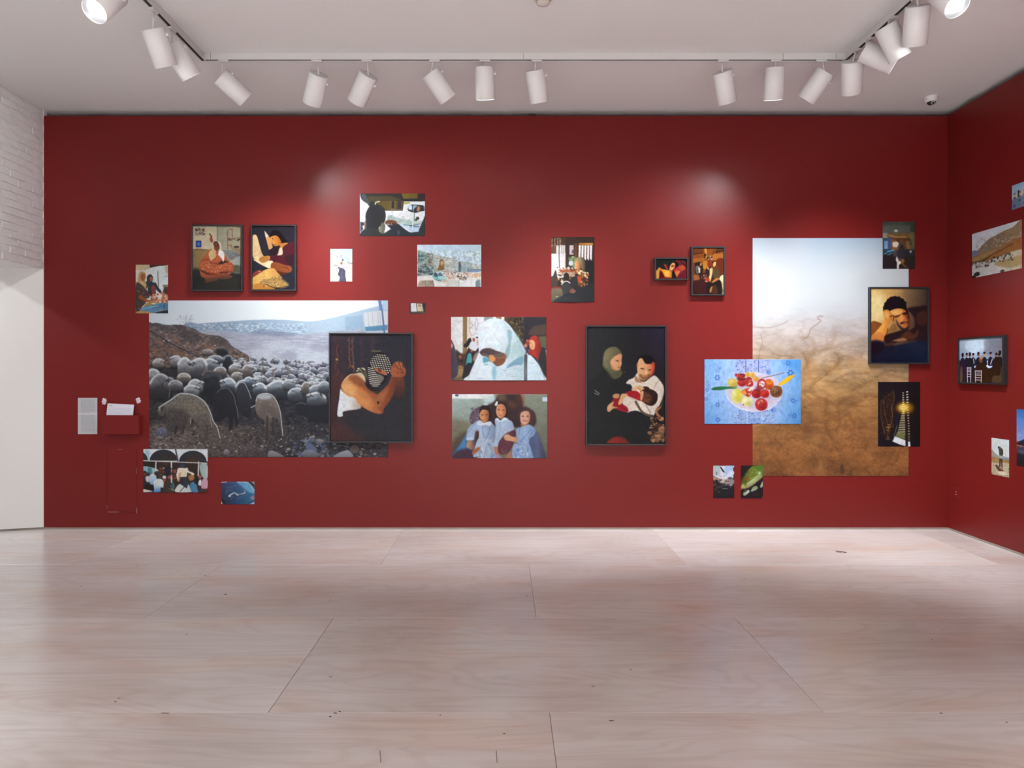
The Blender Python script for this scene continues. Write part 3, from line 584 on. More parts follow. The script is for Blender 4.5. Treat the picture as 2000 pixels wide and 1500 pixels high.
def pic_whitescarf():
    s = Pic(881, 619, 1067, 743, 1.3, 2).at(870, 610, 9.5238)
    s.f('d9d6cf'); s.r(100, 80, 330, 1270, 'd8dadb|dedede', .8); s.n(.08, 4, 4, 2, '100 80 330 800'); s.r(325, 80, 405, 800, '8f7454|7a6248', .8); s.r(405, 80, 460, 800, 'd8cbb0', .8); s.r(460, 80, 720, 520, 'd6d6d8|e6e6ea', .8); s.r(720, 80, 900, 300, '8a9490', 1)
    for t in ('460 100 450 300 480 440', '580 110 545 240 570 330 615 240 580 110', '460 190 520 240 460 300', '490 440 560 400 610 410', '630 220 690 180'): s.l(t, 9, '8e8c92', .6, .8, 0)
    s.r(890, 80, 945, 130, 'e8e4d8', .6); s.r(945, 80, 1045, 130, '8a6a48', .6); s.r(1045, 80, 1095, 200, 'efe8da', .6); s.r(1095, 80, 1180, 400, '6a4630|4a3428', 1)
    s.r(1170, 80, 1460, 800, '3a3226', 1.5); s.st(1180, 90, 1450, 520, 160, 6, 18, '6a5a30 2a241c 8a7a48 4c4028 1e1a18', 3, 1, .5, .8); s.r(1450, 80, 1890, 700, '2b2830', 1.5); s.p('1560 420 1600 300 1700 250 1890 240 1890 440', '4a3c34', 2); s.r(1740, 440, 1890, 680, '565a44', 1.5); s.r(1570, 430, 1890, 446, '221e22', 1)
    # ground and people on the left
    s.r(100, 760, 620, 1280, '4a3a30', 4); s.p('230 1000 330 1010 320 1220 100 1230 220 1100', '9a8058', 2); s.l('110 1200 320 1150', 14, '8a7048', 1); s.r(230, 1020, 340, 1050, '8a6848', 1); s.p('160 1240 300 1180 420 1180 420 1280 100 1280', '6a5a42', 2)
    s.p('100 560 140 560 190 700 230 860 240 1100 200 1200 100 1200', '3c3a48|4a4450', 1); s.p('100 560 130 570 150 640 110 680', '7a6a68', 1.2); s.e(118, 620, 16, 26, 'd8b4a0', 0, 1); s.p('200 700 260 740 330 830 330 930 250 960 220 860', '3a2c28', 1.5); s.e(275, 840, 36, 40, 'a04a34', 0, 1.5, .9); s.st(240, 800, 340, 980, 26, 8, 22, 'b06a40 3a2a26 7a5238 241e20', 5, .8, .6, .8)
    s.p('340 610 390 560 430 490 480 480 520 500 470 560 420 640 360 650', '221e24', 1); s.p('470 560 520 550 590 580 600 640 560 700 500 710 465 680', 'd3d9e8', .9); s.p('480 500 500 470 560 470 600 500 610 560 520 560', 'e2e4ea', 1); s.e(530, 510, 26, 38, '9a5a40', 0, 1.2); s.r(570, 455, 610, 485, '2a2c38', 1); s.p('430 660 470 690 560 720 610 660 620 780 560 900 480 1050 400 1220 320 1220 350 1010 380 800', '26232a', 1.2); s.p('380 960 420 780 480 770 490 930 420 940 360 1010', '3a8a88|56a8a4', 1); s.e(490, 720, 26, 26, '9a5a40', 0, 1.2); s.p('510 860 560 760 620 740 620 880 530 910', '9a7a74', 2.5); s.e(600, 560, 26, 60, 'c0a090', 0, 2, .8)
    # red scarf woman and red-hat man behind on the right
    s.p('1540 760 1700 680 1820 650 1870 760 1880 1250 1700 1250 1600 900', '2e2c2e', 1.2); s.p('1555 520 1600 450 1680 435 1740 480 1770 600 1780 680 1740 800 1720 880 1640 820 1540 760 1560 700', '9c2e28|a8332c|7a2422', 1); s.p('1560 540 1600 510 1650 540 1665 600 1650 680 1600 690 1565 640', 'e0a474', 1); s.e(1585, 575, 16, 6, '5a3020', 0, 1, .8); s.e(1610, 640, 16, 8, 'a84a34', 0, 1, .8)
    s.p('1480 600 1500 520 1540 505 1560 560 1530 640 1480 650', '8a3a38', 1.2); s.e(1490, 620, 26, 34, 'c08060', 0, 1.2); s.e(1530, 530, 30, 24, 'b85a58', 0, 1.5); s.r(1480, 660, 1550, 760, '4a3448', 2)
    # the pale blue headscarf
    s.p('410 1270 450 1150 520 980 600 800 625 700 615 500 620 330 680 210 760 150 860 115 980 118 1100 160 1200 250 1300 390 1420 580 1500 750 1480 860 1500 1270', 'd5e3ec|d7e4ec|c6d8df|a9c0c8', .9)
    s.p('1500 830 1560 790 1640 850 1740 980 1830 1160 1870 1260 1500 1270 1480 1000', 'cadde6|c2d6e0', .9); s.r(1465, 780, 1520, 1270, '3a3d46|8a8c90|3a3d46', 1); s.p('1480 780 1510 760 1520 860 1490 1270 1510 1270', '2e3038', .8, .6); s.l('1700 880 1780 1060 1850 1240', 12, '6a7478', 1, .8); s.l('1560 940 1660 945', 10, '8aa0ac', 1.2, .8)
    s.p('1150 340 1190 320 1240 390 1210 600 1200 760 1140 860 1110 760 1170 560', '7fa4ac', 2.5, .8); s.p('1280 340 1440 600 1490 740 1400 820 1300 800 1220 900 1230 700 1300 500', '9fb8bc', 4, .6); s.p('1440 820 1440 960 1300 980 1120 1040 1260 900 1360 840', '6d97ae', 2, .85); s.p('900 960 940 1020 950 1180 900 1260 860 1100', '7fb2cc', 3, .8)
    for t in ('1000 1050 1160 1090', '1200 1190 1440 1190', '640 1225 740 1225', '1180 1060 1420 1050', '940 470 1060 600', '1100 200 1170 300'): s.l(t, 14, '9fb9c6', 1.8, .7)
    s.e(850, 400, 180, 220, 'dfe9f0', 0, 12, .6); s.p('640 750 700 680 820 665 940 710 1110 770 1130 860 1070 960 960 1000 900 950 830 920 780 830 700 810', '57413c|6a4e42|8a5e48', 1.2); s.p('700 840 780 830 820 900 760 930 710 940', '5fa4b4', 1.8); s.p('640 745 720 690 830 680 1000 740 1080 780 1040 810 900 800 760 800', '46383a|5a4a48', 1.5); s.l('690 760 800 800 960 790 1060 780', 10, '9a9a9a', 1, .7); s.p('810 810 860 790 920 830 940 890 900 910 850 920 820 880', 'd9925c', 1.5); s.p('940 860 1040 840 1110 870 1060 960 980 990 930 950', '7a4c3a', 2); s.l('960 850 1090 840', 12, 'a8705a', 1.5, .7)
    s.p('700 960 800 920 880 930 900 1000 820 1000 760 980', 'c9dfea', 1.2); s.e(760, 970, 40, 8, '6a8a9a', -5, 1.2, .8)
    s.n(.05, 2.5, 2.5, 3)
    return s
def pic_girls():
    s = Pic(883, 770, 1069, 895, 1.3, 2).at(870, 762, 9.5238)
    s.f('a6bcbc|9fb0a8|8e988c|7f877a>8a8f7c|7c7a68|6e6c5c|6a6858'); s.r(110, 70, 900, 165, 'e6eeee|eef2f2|d8e0e0', 1.5); s.e(215, 100, 34, 22, '4a5866', 0, 1); s.p('860 80 920 200 780 230 700 170 800 150', 'c6d8dc', 3); s.p('110 540 300 560 480 640 330 820 110 1050', '77705c', 8, .8); s.r(1460, 100, 1900, 600, '828878', 8, .6); s.r(1800, 135, 1900, 210, 'cadcec', 1); s.p('110 1000 400 760 400 1280 110 1280', '5a4c40', 6)
    s.p('470 600 465 480 520 380 620 320 760 280 860 250 930 180 960 120 1050 80 1400 80 1440 260 1560 340 1660 420 1690 560 1650 660 1500 700 600 640', '3f2e2c|35262a|40302c', 2.5); s.p('480 600 480 460 560 390 640 340 640 480 560 600', '6a5868', 3); s.st(470, 300, 640, 600, 40, 8, 24, '8a7488 5a4a58 7a8494 4a3a46', 4, .8, .8, .7); s.p('930 80 1090 80 1140 190 1000 190', '6a5a44', 5, .8); s.p('1390 80 1470 90 1480 300 1440 290', '8a7060', 2.5)
    s.p('1160 200 1300 240 1300 340 1200 300', '6a4630', 5, .7); s.p('1300 80 1400 100 1440 280 1340 260', '4a3028', 4)
    s.p('110 1280 200 1100 300 960 400 800 460 700 560 800 560 1280', '3a6a9a|4f86b8|4a4a62', 3); s.p('110 1280 240 1120 420 1080 560 1160 520 1280', '463444', 4); s.p('1620 720 1720 800 1800 1000 1860 1280 1560 1280 1560 900', '4c5a7e|5a6684|3e3c50', 3); s.r(560, 760, 640, 1100, '4a2c28', 3)
    # left girl
    s.p('640 420 650 330 700 285 780 290 830 350 850 480 830 560 800 500', '221a1c', 1.5); s.p('640 450 670 380 730 360 800 390 812 470 790 560 740 600 690 590 650 530', 'd99868|c88658|8a5238', 1); s.e(685, 460, 22, 8, '3a2018', 5, .8); s.e(765, 458, 22, 8, '3a2018', -5, .8); s.e(700, 555, 26, 8, 'b05a44', 0, 1); s.e(712, 510, 14, 20, 'e8ac7c', 0, 1.5, .7); s.p('700 250 760 230 800 270 740 290', 'bcd0e0', 1.2, .8)
    s.p('400 920 410 760 450 690 540 610 620 560 700 620 780 590 880 620 930 720 920 880 860 960 700 1040 640 1020 580 1000 620 880 620 760 560 760 520 920', '9fb6d4|a8bcd8|8698b4', 1); s.p('590 620 640 560 720 610 810 580 860 600 830 660 740 640 640 660', 'dbe4f0', 1); s.p('520 1230 560 1020 620 900 760 900 880 960 930 1270 680 1270 640 1220', 'a9bcd4|b6c6da|90a2bc', 1.2)
    for t in ('690 680 720 880', '830 680 800 820 720 940', '650 1060 640 1220', '760 1040 720 1250', '840 1010 860 1250', '540 640 430 780', '910 700 900 860'): s.l(t, 14, '6a7c9c', 1.8, .7)
    s.st(620, 880, 900, 1250, 50, 6, 20, '5a82b4 d4dfea 7a92b4', 8, 1.6, .8, .5, 15); s.p('395 1040 420 940 480 920 530 990 530 1080 480 1100 430 1070', 'c9a084|8a5a44', 1); s.p('500 1150 560 1080 640 1050 640 1100 560 1170 510 1190', 'a8683e', 1.2); s.p('400 880 520 880 520 920 400 920', 'bcd0e6', 1.2)
    # middle girl
    s.p('930 400 940 290 1000 240 1080 240 1140 330 1150 480 1100 520 960 500', '251c1e', 1.5); s.p('942 380 960 290 1010 260 1070 265 1120 330 1125 430 1090 490 1030 530 980 500 950 450', 'dc9c74|cf8c64|a86448', 1); s.e(990, 365, 20, 8, '3a2018', 0, .8); s.e(1080, 370, 20, 8, '3a2018', 0, .8); s.e(1020, 465, 30, 9, 'b8584c', 0, 1); s.e(1030, 415, 13, 26, 'eab48c', 0, 1.5, .7); s.p('915 280 950 215 975 220 960 290', 'e8ecea', 1)
    s.p('920 560 960 520 1020 560 1100 510 1180 550 1250 600 1270 740 1150 780 1060 860 1000 1000 960 1060 880 1030 920 900 940 720', 'a6b8d2|b0c2da|98aac6', 1); s.p('930 540 980 520 1020 570 1090 510 1170 540 1080 570 1010 590', 'd3deec', 1); s.l('1015 590 1010 760 980 930', 9, '7488a8', 1.2, .7); s.st(1050, 700, 1130, 790, 14, 8, 20, '5a6a90 c0cce0', 2, .8, .6, .7); s.p('900 1060 960 1050 1000 1120 1000 1200 940 1180', 'b4785c', 1.2); s.p('930 1200 1000 1200 1060 1280 920 1280', '9c90b0', 2)
    # right girl
    s.p('1360 520 1370 420 1430 350 1540 350 1610 410 1640 540 1600 620 1540 600', '4a3230', 2); s.p('1390 520 1400 430 1470 390 1550 400 1575 480 1560 580 1500 640 1430 640 1400 590', 'cfa08c|d8a890|b07a64', 1); s.e(1440, 485, 22, 9, '4a2c24', 0, .8); s.e(1530, 485, 22, 9, '4a2c24', 0, .8); s.p('1430 555 1490 565 1530 545 1500 585 1450 580', 'c46a60', .9); s.p('1410 620 1500 650 1540 620 1540 670 1420 680', 'a87058', 1.5)
    s.p('1310 760 1350 700 1420 680 1540 640 1620 670 1675 740 1650 830 1560 900 1540 990 1400 1010 1330 960 1330 880 1310 830', '8fa8ce|9ab4d8|7c94bc', 1); s.p('1270 1280 1240 1100 1290 990 1400 1010 1540 980 1600 1130 1610 1280', '93aacb|9fb6d6|86a0c4', 1.2)
    for t in ('1390 690 1360 820', '1640 740 1540 900', '1330 1080 1300 1260', '1430 1060 1440 1260', '1530 1040 1540 1260', '1600 720 1480 860 1400 960'): s.l(t, 14, '5d7aa6', 1.8, .7)
    s.st(1260, 1100, 1600, 1270, 40, 6, 20, '4c88c8 d6e2ee 7e9cc4', 9, 1.8, .8, .5, 12); s.p('975 1080 1000 950 1080 860 1200 770 1290 740 1310 830 1260 1000 1200 1120 1100 1190 1000 1170', '5e3540|6a3c46|4c2a34', 1.5); s.st(1030, 1080, 1180, 1180, 26, 6, 18, '8a6470 3e222a 7a5058', 3, .8, .6, .7); s.p('1090 850 1160 820 1240 860 1330 880 1320 960 1200 940 1110 920', 'dbac8c|c8906c', 1); s.l('1100 870 1150 880', 7, 'a06c50', .8); s.l('1100 900 1150 905', 7, 'a06c50', .8); s.p('1130 1220 1220 1140 1240 1280 1100 1280', 'a87c64', 2)
    s.n(.06, 2.2, 2.2, 3)
    return s
def pic_kitchen():
    s = Pic(265, 517, 328, 612, 2.0, 2).at(255, 507, 13.043)
    s.f('e6ded2|e4eaec>dfe4e6'); s.r(130, 130, 485, 275, 'd8c9a0|cdbf9c', .8); s.q('485 130 960 130 960 150 740 165 490 215', '4a2c22', .8); s.q('490 215 740 165 960 150 960 620 800 700 640 620 560 300 380 275', 'dce8ee|e2ecf0|d2dede', 1); s.p('880 170 960 160 960 380 890 330', 'c9a890', 4, .8); s.l('690 310 700 520 712 690', 22, '7a766e', .7); s.r(870, 415, 960, 435, 'a09a94', 1); s.r(820, 640, 960, 690, '8a7a5c', 1); s.r(840, 690, 960, 800, '4a4444', 2)
    s.p('190 560 200 430 240 330 300 310 370 340 390 430 370 540 420 640 420 760 330 690 240 590 140 660 140 560', 'c8a878|b89868', .9); s.p('260 440 290 370 350 370 380 430 360 510 320 550 280 520', 'a8603c|b06844', 1); s.p('240 540 300 560 400 640 415 700 330 690', 'd8b88c', 1.2)
    s.p('420 540 415 450 460 390 520 380 565 430 570 500 560 580 640 590 700 700 790 820 740 850 640 760 640 880 480 880 430 700 390 580', '34424c|2c3844', .9); s.p('480 480 510 440 550 450 560 510 530 560 500 540', 'a86448', 1); s.p('530 680 630 690 640 880 560 880', '8a4440', 1)
    s.p('140 660 230 600 330 690 420 780 480 850 480 960 400 1000 400 1080 300 1200 220 1300 140 1360', '4a3a34|5c4a44', 1); s.st(140, 640, 480, 1350, 170, 8, 26, '7a6458 2e2624 8a7468 5a4840 3a3030', 3, .8, .5, .7, 60); s.p('200 940 260 900 340 960 450 1030 560 1000 640 990 600 1040 480 1070 380 1070 260 1000', '9a5034|a8603c', 1); s.p('480 890 640 890 700 870 680 910 560 940 480 930', '8a3c34', 1)
    s.p('560 990 680 940 820 820 960 790 960 1110 820 1100 640 1100 520 1060', 'b4785a', 2); s.st(540, 880, 960, 1100, 110, 12, 36, 'd89a7c e8c4ac 9a4a38 c07050 f0dccc 6a3a30 b08a60', 5, .8, .6, .85, 60); s.p('830 780 960 760 960 880 860 850', '4a342c', 2); s.e(740, 930, 60, 40, 'ece4e0', -20, 1.5)
    s.p('330 1200 440 1090 560 1070 700 1120 560 1160 420 1190', 'a88a4c', 1.5); s.e(590, 1120, 60, 16, 'e8e8e4', 8, 1); s.p('230 1320 300 1220 420 1180 620 1140 780 1100 900 1110 960 1150 960 1290 760 1290 620 1360 240 1360', '6a90b4|5a94b8|4a7a9a', 1.2)
    for t, c in (('300 1260 500 1210 700 1180', '9cc0d8'), ('560 1240 760 1190 860 1180', '3c6a94'), ('420 1300 600 1250 820 1240', '7a7ab0'), ('860 1130 850 1250', '3a5060'), ('640 1330 800 1290 950 1280', 'a0a09c')): s.l(t, 24, c, 2, .8)
    s.p('620 1360 800 1300 960 1290 960 1365', '2e3438', 1.5); s.p('150 1365 240 1300 330 1310 520 1330 540 1365', 'c09a64', 1.5); return s
def pic_orangedress():
    s = Pic(376, 441.5, 469.5, 565, 1.7, 2).at(360, 428, 8.696)
    s.f('cbbfa4|c0b498|a39880>2c2d2d'); s.r(130, 110, 560, 520, 'd2c6a8|c6ba9c', 1); s.r(545, 110, 940, 520, '9c9a84|a09a80', 1); s.r(540, 110, 560, 420, '7c8078', 1.5)
    s.r(175, 150, 350, 275, 'a8a090', 1); s.st(185, 160, 345, 260, 40, 8, 22, '2a2422 4a2a24 ddd4c4 6a4a40', 2, .6, .5); s.l('240 200 290 240 330 230', 8, 'e8e2d4', .6); s.r(188, 362, 282, 475, '2c3f8c', .8); s.e(235, 420, 26, 36, '5a7ab8', 0, 1.2); s.st(195, 370, 275, 470, 12, 5, 12, '6a86c4 223070', 3, .8, .5)
    s.p('415 245 440 260 460 310 480 360 465 390 440 385 420 330 435 300', 'a05040', 1); s.l('420 245 450 280 460 320', 12, '3a2a28', .7)
    for t in ('720 190 725 500', '740 170 800 170', '800 160 800 340', '720 340 830 335', '870 130 930 140', '880 320 930 310', '725 430 800 460', '770 420 800 500'): s.l(t, 16, '8a5a44', .8, .8)
    s.st(720, 320, 920, 360, 16, 8, 22, '4a3a34 6a5044', 4, .6, .6); s.e(870, 470, 50, 20, '4a3830', 0, 1.5); s.p('800 500 900 490 940 520 940 600 820 560', '8a7a64', 2)
    s.p('135 520 400 515 420 560 340 640 300 860 135 860', '9a8056>84704c', 2); s.l('140 515 400 520', 10, '5a4c3a', 1); s.p('640 530 800 520 930 600 940 660 860 780 940 900 820 900 700 700', '9c9c94|7c7c78', 1.5)
    for i in range(7): s.l(f'{650+i*18} {530+i*22} {790+i*20} {545+i*30} {925} {610+i*16}', 11, '54565a', .9, .8)
    s.p('760 720 900 630 930 640 930 790 820 790', 'a6a090|8a9490', 2); s.p('130 850 300 870 320 960 940 920 940 1200 130 1200', '34332f>26282a', 8); s.p('800 780 940 790 940 900 800 880', '565648', 4)
    s.p('250 830 270 690 340 610 400 530 460 500 520 560 600 530 680 590 740 700 810 760 825 830 800 900 720 930 800 960 760 1000 640 1010 580 1000 540 1030 360 1070 340 1000 280 960', 'b4603a|c06a44|aa5a3c>9a4c34', 1)
    s.st(270, 720, 810, 920, 420, 4, 9, 'e09a70 d88a5c a04a30 8a3c2a eab088', 5, .8, .4, .8); s.p('280 850 420 910 560 930 570 950 400 940 290 890', '4a2a26', 2.5, .8); s.p('590 890 700 880 800 890 700 910 590 920', '4a2a26', 2, .8); s.p('360 960 560 940 560 1010 380 1050', '96503c', 3); s.p('600 930 700 910 760 960 660 1010 590 980', '8a4a36', 3)
    s.p('560 760 620 700 660 700 740 720 680 740 620 760', '3c2c2c', 2); s.l('430 740 520 740 560 770', 14, '5a2a24', 2, .8); s.l('300 690 420 680', 12, '6a342a', 2.5, .7)
    s.p('405 590 430 540 480 500 520 520 530 620 470 680 435 690', 'd8c090|c8a870', 1); s.p('560 590 590 520 640 540 670 610 650 720 620 660', 'e8e2dc', 1); s.p('480 480 490 400 530 370 580 380 610 430 610 520 560 560 600 490 560 400', 'd9d2cc', 1); s.p('490 470 500 400 540 385 580 420 580 490 550 530 510 520', '7a4a36|6a3c2c', 1); s.e(512, 448, 14, 5, '2a1812', 0, .7); s.e(552, 448, 14, 5, '2a1812', 0, .7); s.e(530, 500, 16, 5, '8a4038', 0, .8); s.e(545, 565, 26, 26, 'b8584c', 0, 1.5); s.p('480 440 490 390 530 372 570 390 530 390 500 410', '3a2a24', 1)
    s.p('340 1000 820 960 900 1060 880 1200 200 1200 300 1060', '33342f', 9, .6); return s
def pic_sleeper():
    s = Pic(493, 441.5, 574, 565, 1.7, 2).at(360, 428, 8.696)
    s.f('2a2a30|2c2c34|2a2e38'); s.r(1150, 110, 1870, 150, '241c20', 2); s.p('1400 140 1600 200 1700 380 1850 400 1870 110', '2c2830', 6, .7)
    s.p('1155 300 1220 270 1260 380 1310 560 1350 640 1330 700 1200 680 1155 580', 'd8b884|e0c294|c8a06c', 1); s.l('1180 640 1300 560', 8, 'a8885c', 1.2, .7); s.l('1180 560 1260 520', 8, 'b8986c', 1.2, .6)
    s.p('1360 200 1400 250 1430 300 1420 420 1440 510 1410 420 1370 280', 'd8c0b0', 1); s.p('1390 310 1450 310 1480 420 1490 480 1440 520 1410 440', 'd09a60', 1.2)
    s.p('1480 200 1600 200 1700 330 1740 400 1660 420 1620 340 1560 280 1500 290 1440 310', '1e181c', 2); s.p('1440 330 1480 290 1560 280 1620 350 1640 420 1600 450 1540 455 1500 430 1460 380', 'd8944c|c9843c|a05c2c', 1); s.e(1490, 330, 16, 7, '4a2818', 40, .8); s.e(1520, 395, 10, 14, 'e0a060', 0, 1); s.e(1530, 425, 16, 7, '9a4a30', 10, .9)
    s.p('1620 420 1740 400 1700 460 1640 500', 'c07a3c', 1.2); s.p('1560 610 1600 500 1640 480 1660 560 1640 610', 'd8c0a0', 1); s.p('1440 520 1560 460 1600 460 1570 600 1450 620 1420 590', '2e2028', 2); s.p('1440 620 1660 600 1660 480 1740 420 1850 390 1860 640 1800 760 1700 770 1520 720 1440 690', '4c2028|551f2a', 1.5); s.p('1700 640 1860 600 1860 760 1760 780', '38202a', 4)
    s.p('1260 700 1300 640 1440 620 1440 690 1360 740 1290 740', 'a8703c|b87c40', 1); s.p('1170 680 1260 700 1330 740 1440 700 1500 720 1480 790 1440 830 1340 790 1220 720', 'e2c89c|ecd8b0', 1); s.p('1460 800 1480 740 1560 730 1680 770 1780 790 1810 840 1790 900 1700 910 1560 880 1480 840', '8a4a2c|96502e', 1); s.p('1560 870 1680 900 1780 910 1700 940 1600 930', '5a2c24', 1.5); s.l('1640 810 1720 820 1760 860', 14, '5a2c1c', 1.5, .7)
    s.p('1155 1000 1250 930 1360 860 1460 830 1520 840 1570 900 1620 960 1560 990 1400 1020 1300 1080 1180 1130 1155 1120', 'd8a858|e0b468|c08c48', 1); s.p('1155 940 1200 890 1280 860 1330 880 1240 930 1170 980', '8a3a34', 1.5); s.e(1270, 885, 16, 10, 'c89a80', -20, .8); s.p('1155 1110 1300 1090 1500 1150 1500 1190 1155 1195', 'c8883c|b07434', 1.5)
    s.p('1280 1080 1330 1020 1450 1010 1600 950 1700 1030 1770 1110 1700 1160 1560 1160 1400 1120', 'a88450', 1.5); s.st(1290, 960, 1770, 1160, 240, 4, 10, '7a5428 e4c080 4a3020 c89a58 f0d8a0', 6, .7, .4, .85); s.l('1380 1100 1540 1160 1740 1130', 14, '4a3420', 1.5, .7); s.p('1640 1000 1700 940 1870 900 1870 1200 1560 1200 1760 1120', '262a34', 5, .9); return s
def pic_streetperson():
    s = Pic(645, 486, 688, 550, 2.0, 2).at(635, 476, 17.86)
    s.f('bfe2f4>d4e8f4>e4e8ea>dfe2e0>e4e2da'); s.p('240 560 330 500 400 430 560 400 650 440 640 640 300 700', 'e4e8ee|d8dce4', 1.5); s.st(260, 380, 640, 620, 20, 12, 34, '9aa4a4 f2f4f6 c4ccd0', 3, .6, .8); s.e(425, 460, 40, 16, '788488', -10, 1); s.e(570, 430, 44, 16, '7c868c', 0, 1); s.e(588, 500, 18, 16, '8a9498', 0, 1); s.p('660 560 700 490 820 500 830 720 680 740', 'c0d2dc', 2); s.r(190, 620, 500, 720, 'd4dccc', 3); s.r(700, 640, 940, 760, 'd2d6cc', 3); s.l('310 745 380 755 450 745', 20, '6a6a60', 1); s.l('800 665 940 690', 26, '8a9296', 1.2); s.l('730 830 940 850', 12, 'b09880', 1.2); s.r(200, 1180, 460, 1200, 'c8bca8', 2)
    s.p('440 790 480 680 540 640 640 630 700 690 690 830 640 880 540 830 520 900', 'e8c4b4|e4cce0|d8c8d8', 1.2); s.e(570, 680, 36, 46, '8a7a34', 10, 1.5); s.e(615, 575, 22, 44, '2c3036', 5, 1); s.e(480, 840, 26, 34, '3c3e3a', 0, 1.2); s.p('500 860 560 840 690 920 700 1100 720 1320 510 1320 510 1150 480 1110 450 1060 480 960', '4c4a5e|5a5870|4a4c62', 1.2); s.e(480, 1070, 30, 46, '4a5046', 0, 1.5); s.e(480, 1290, 40, 22, '8a7c7a', 0, 2, .7); return s
def pic_carride():
    s = Pic(703, 378, 830, 461, 1.5, 2).at(693, 368, 13.605)
    s.f('eef2f6'); s.p('860 760 950 710 1100 760 1300 800 1500 850 1760 860 1760 960 1300 950 1000 860', 'b8ccc8', 3); s.st(860, 720, 1780, 940, 80, 14, 44, 'a8c0b8 c8d8c8 8aa4a8 d8e4d4', 3, .5, 1.2, .7); s.p('1120 900 1300 950 1500 980 1700 940 1720 1130 1500 1140 1350 1060', 'c4dcf0', 1.5); s.l('1290 960 1500 975 1700 940', 22, '5a7078', 1.2); s.l('1460 990 1690 1005', 26, '4a5e78', 1.2); s.l('1450 1030 1680 1040', 10, '8aa0b8', 1)
    s.q('150 130 1870 130 1870 340 1740 350 1700 350 1300 350 1270 590 820 590 560 470 400 490 330 400 240 340 180 290 150 200', '2c2a28', 1.2); s.p('180 170 260 150 330 240 400 440 340 400 220 320', '4c5058', 2); s.q('350 220 950 200 1240 300 900 330 470 330 380 380', '4e4226', 2.5); s.q('480 330 1280 330 1270 575 840 575 640 450', '5c4a20|6a5626|5a4a20', 1.5); s.r(930, 330, 1100, 560, '6a5a3a', 1.5); s.r(980, 340, 1040, 530, '2e2a20', 1.2); s.r(1130, 340, 1230, 550, '3a3038', 1.5); s.l('950 555 1060 555', 14, 'a09a94', 1); s.l('1140 560 1250 550', 12, '8a8478', 1); s.q('1240 130 1670 130 1650 270 1280 270', '776322|6c5a1e', 1); s.l('1280 210 1640 190', 8, '4a3e16', 1, .8); s.r(1680, 140, 1870, 330, '33262c', 2); s.p('1300 370 1450 370 1450 400 1320 420', 'b8a850', 1.2)
    s.l('545 440 560 375 650 350', 30, 'd8d2bc', 1); s.p('290 900 290 700 340 560 400 480 500 440 640 440 740 490 800 590 822 720 800 860 740 960 640 1040 600 1280 270 1280', '272a31|26262a|2c2c30', 1.2); s.q('150 880 250 900 260 960 200 1000 230 1060 150 1160', '3a4450', 1.5); s.p('255 900 300 860 310 1050 260 1070', '8a6a58', 2, .8); s.p('150 1180 300 1060 600 1060 760 1180 1000 1060 1030 1280 150 1280', '2e3232', 2.5)
    s.p('640 1080 740 900 810 1000 760 1190 660 1150', '8a8874|5c5c4a', 1.2); s.p('800 900 840 850 960 830 1060 850 1120 890 1100 960 1000 960 900 940 830 950', '74462c|80523a', 1.5); s.e(1000, 950, 90, 50, '4a3028', 0, 3, .8); s.e(970, 940, 16, 10, 'e8e4e0', 0, .8); s.p('850 960 1000 980 1130 930 1230 1000 1360 1100 1480 1160 1700 1150 1730 1280 1020 1280 960 1080', '2a3038', 1.8); s.e(1160, 1160, 30, 60, '5a6068', 0, 2.5, .8)
    s.p('1690 1120 1750 960 1800 850 1880 720 1880 1280 1690 1280', '2e3434', 1.8); s.p('1400 570 1440 450 1560 430 1700 440 1800 450 1850 500 1840 590 1740 610 1600 650 1480 620', '2a3038', 1); s.p('1420 470 1500 440 1510 560 1430 560', 'dfe8ee', 1); s.p('1540 460 1640 450 1640 480 1570 540 1550 620 1540 640', '8ab4c8', 1.5); s.p('1640 600 1650 500 1700 470 1730 530 1700 600', 'c07858', 1.5); s.l('1830 480 1838 560', 12, 'c8d0d8', 1); s.l('1548 640 1530 1040', 26, 'e4efe6', .8); s.l('1575 660 1570 850', 18, '5c6c6c', 1); s.e(1660, 790, 46, 44, '3a3a30', 0, 1.2); s.e(1620, 830, 30, 34, '4a4a3a', 0, 1.2); return s
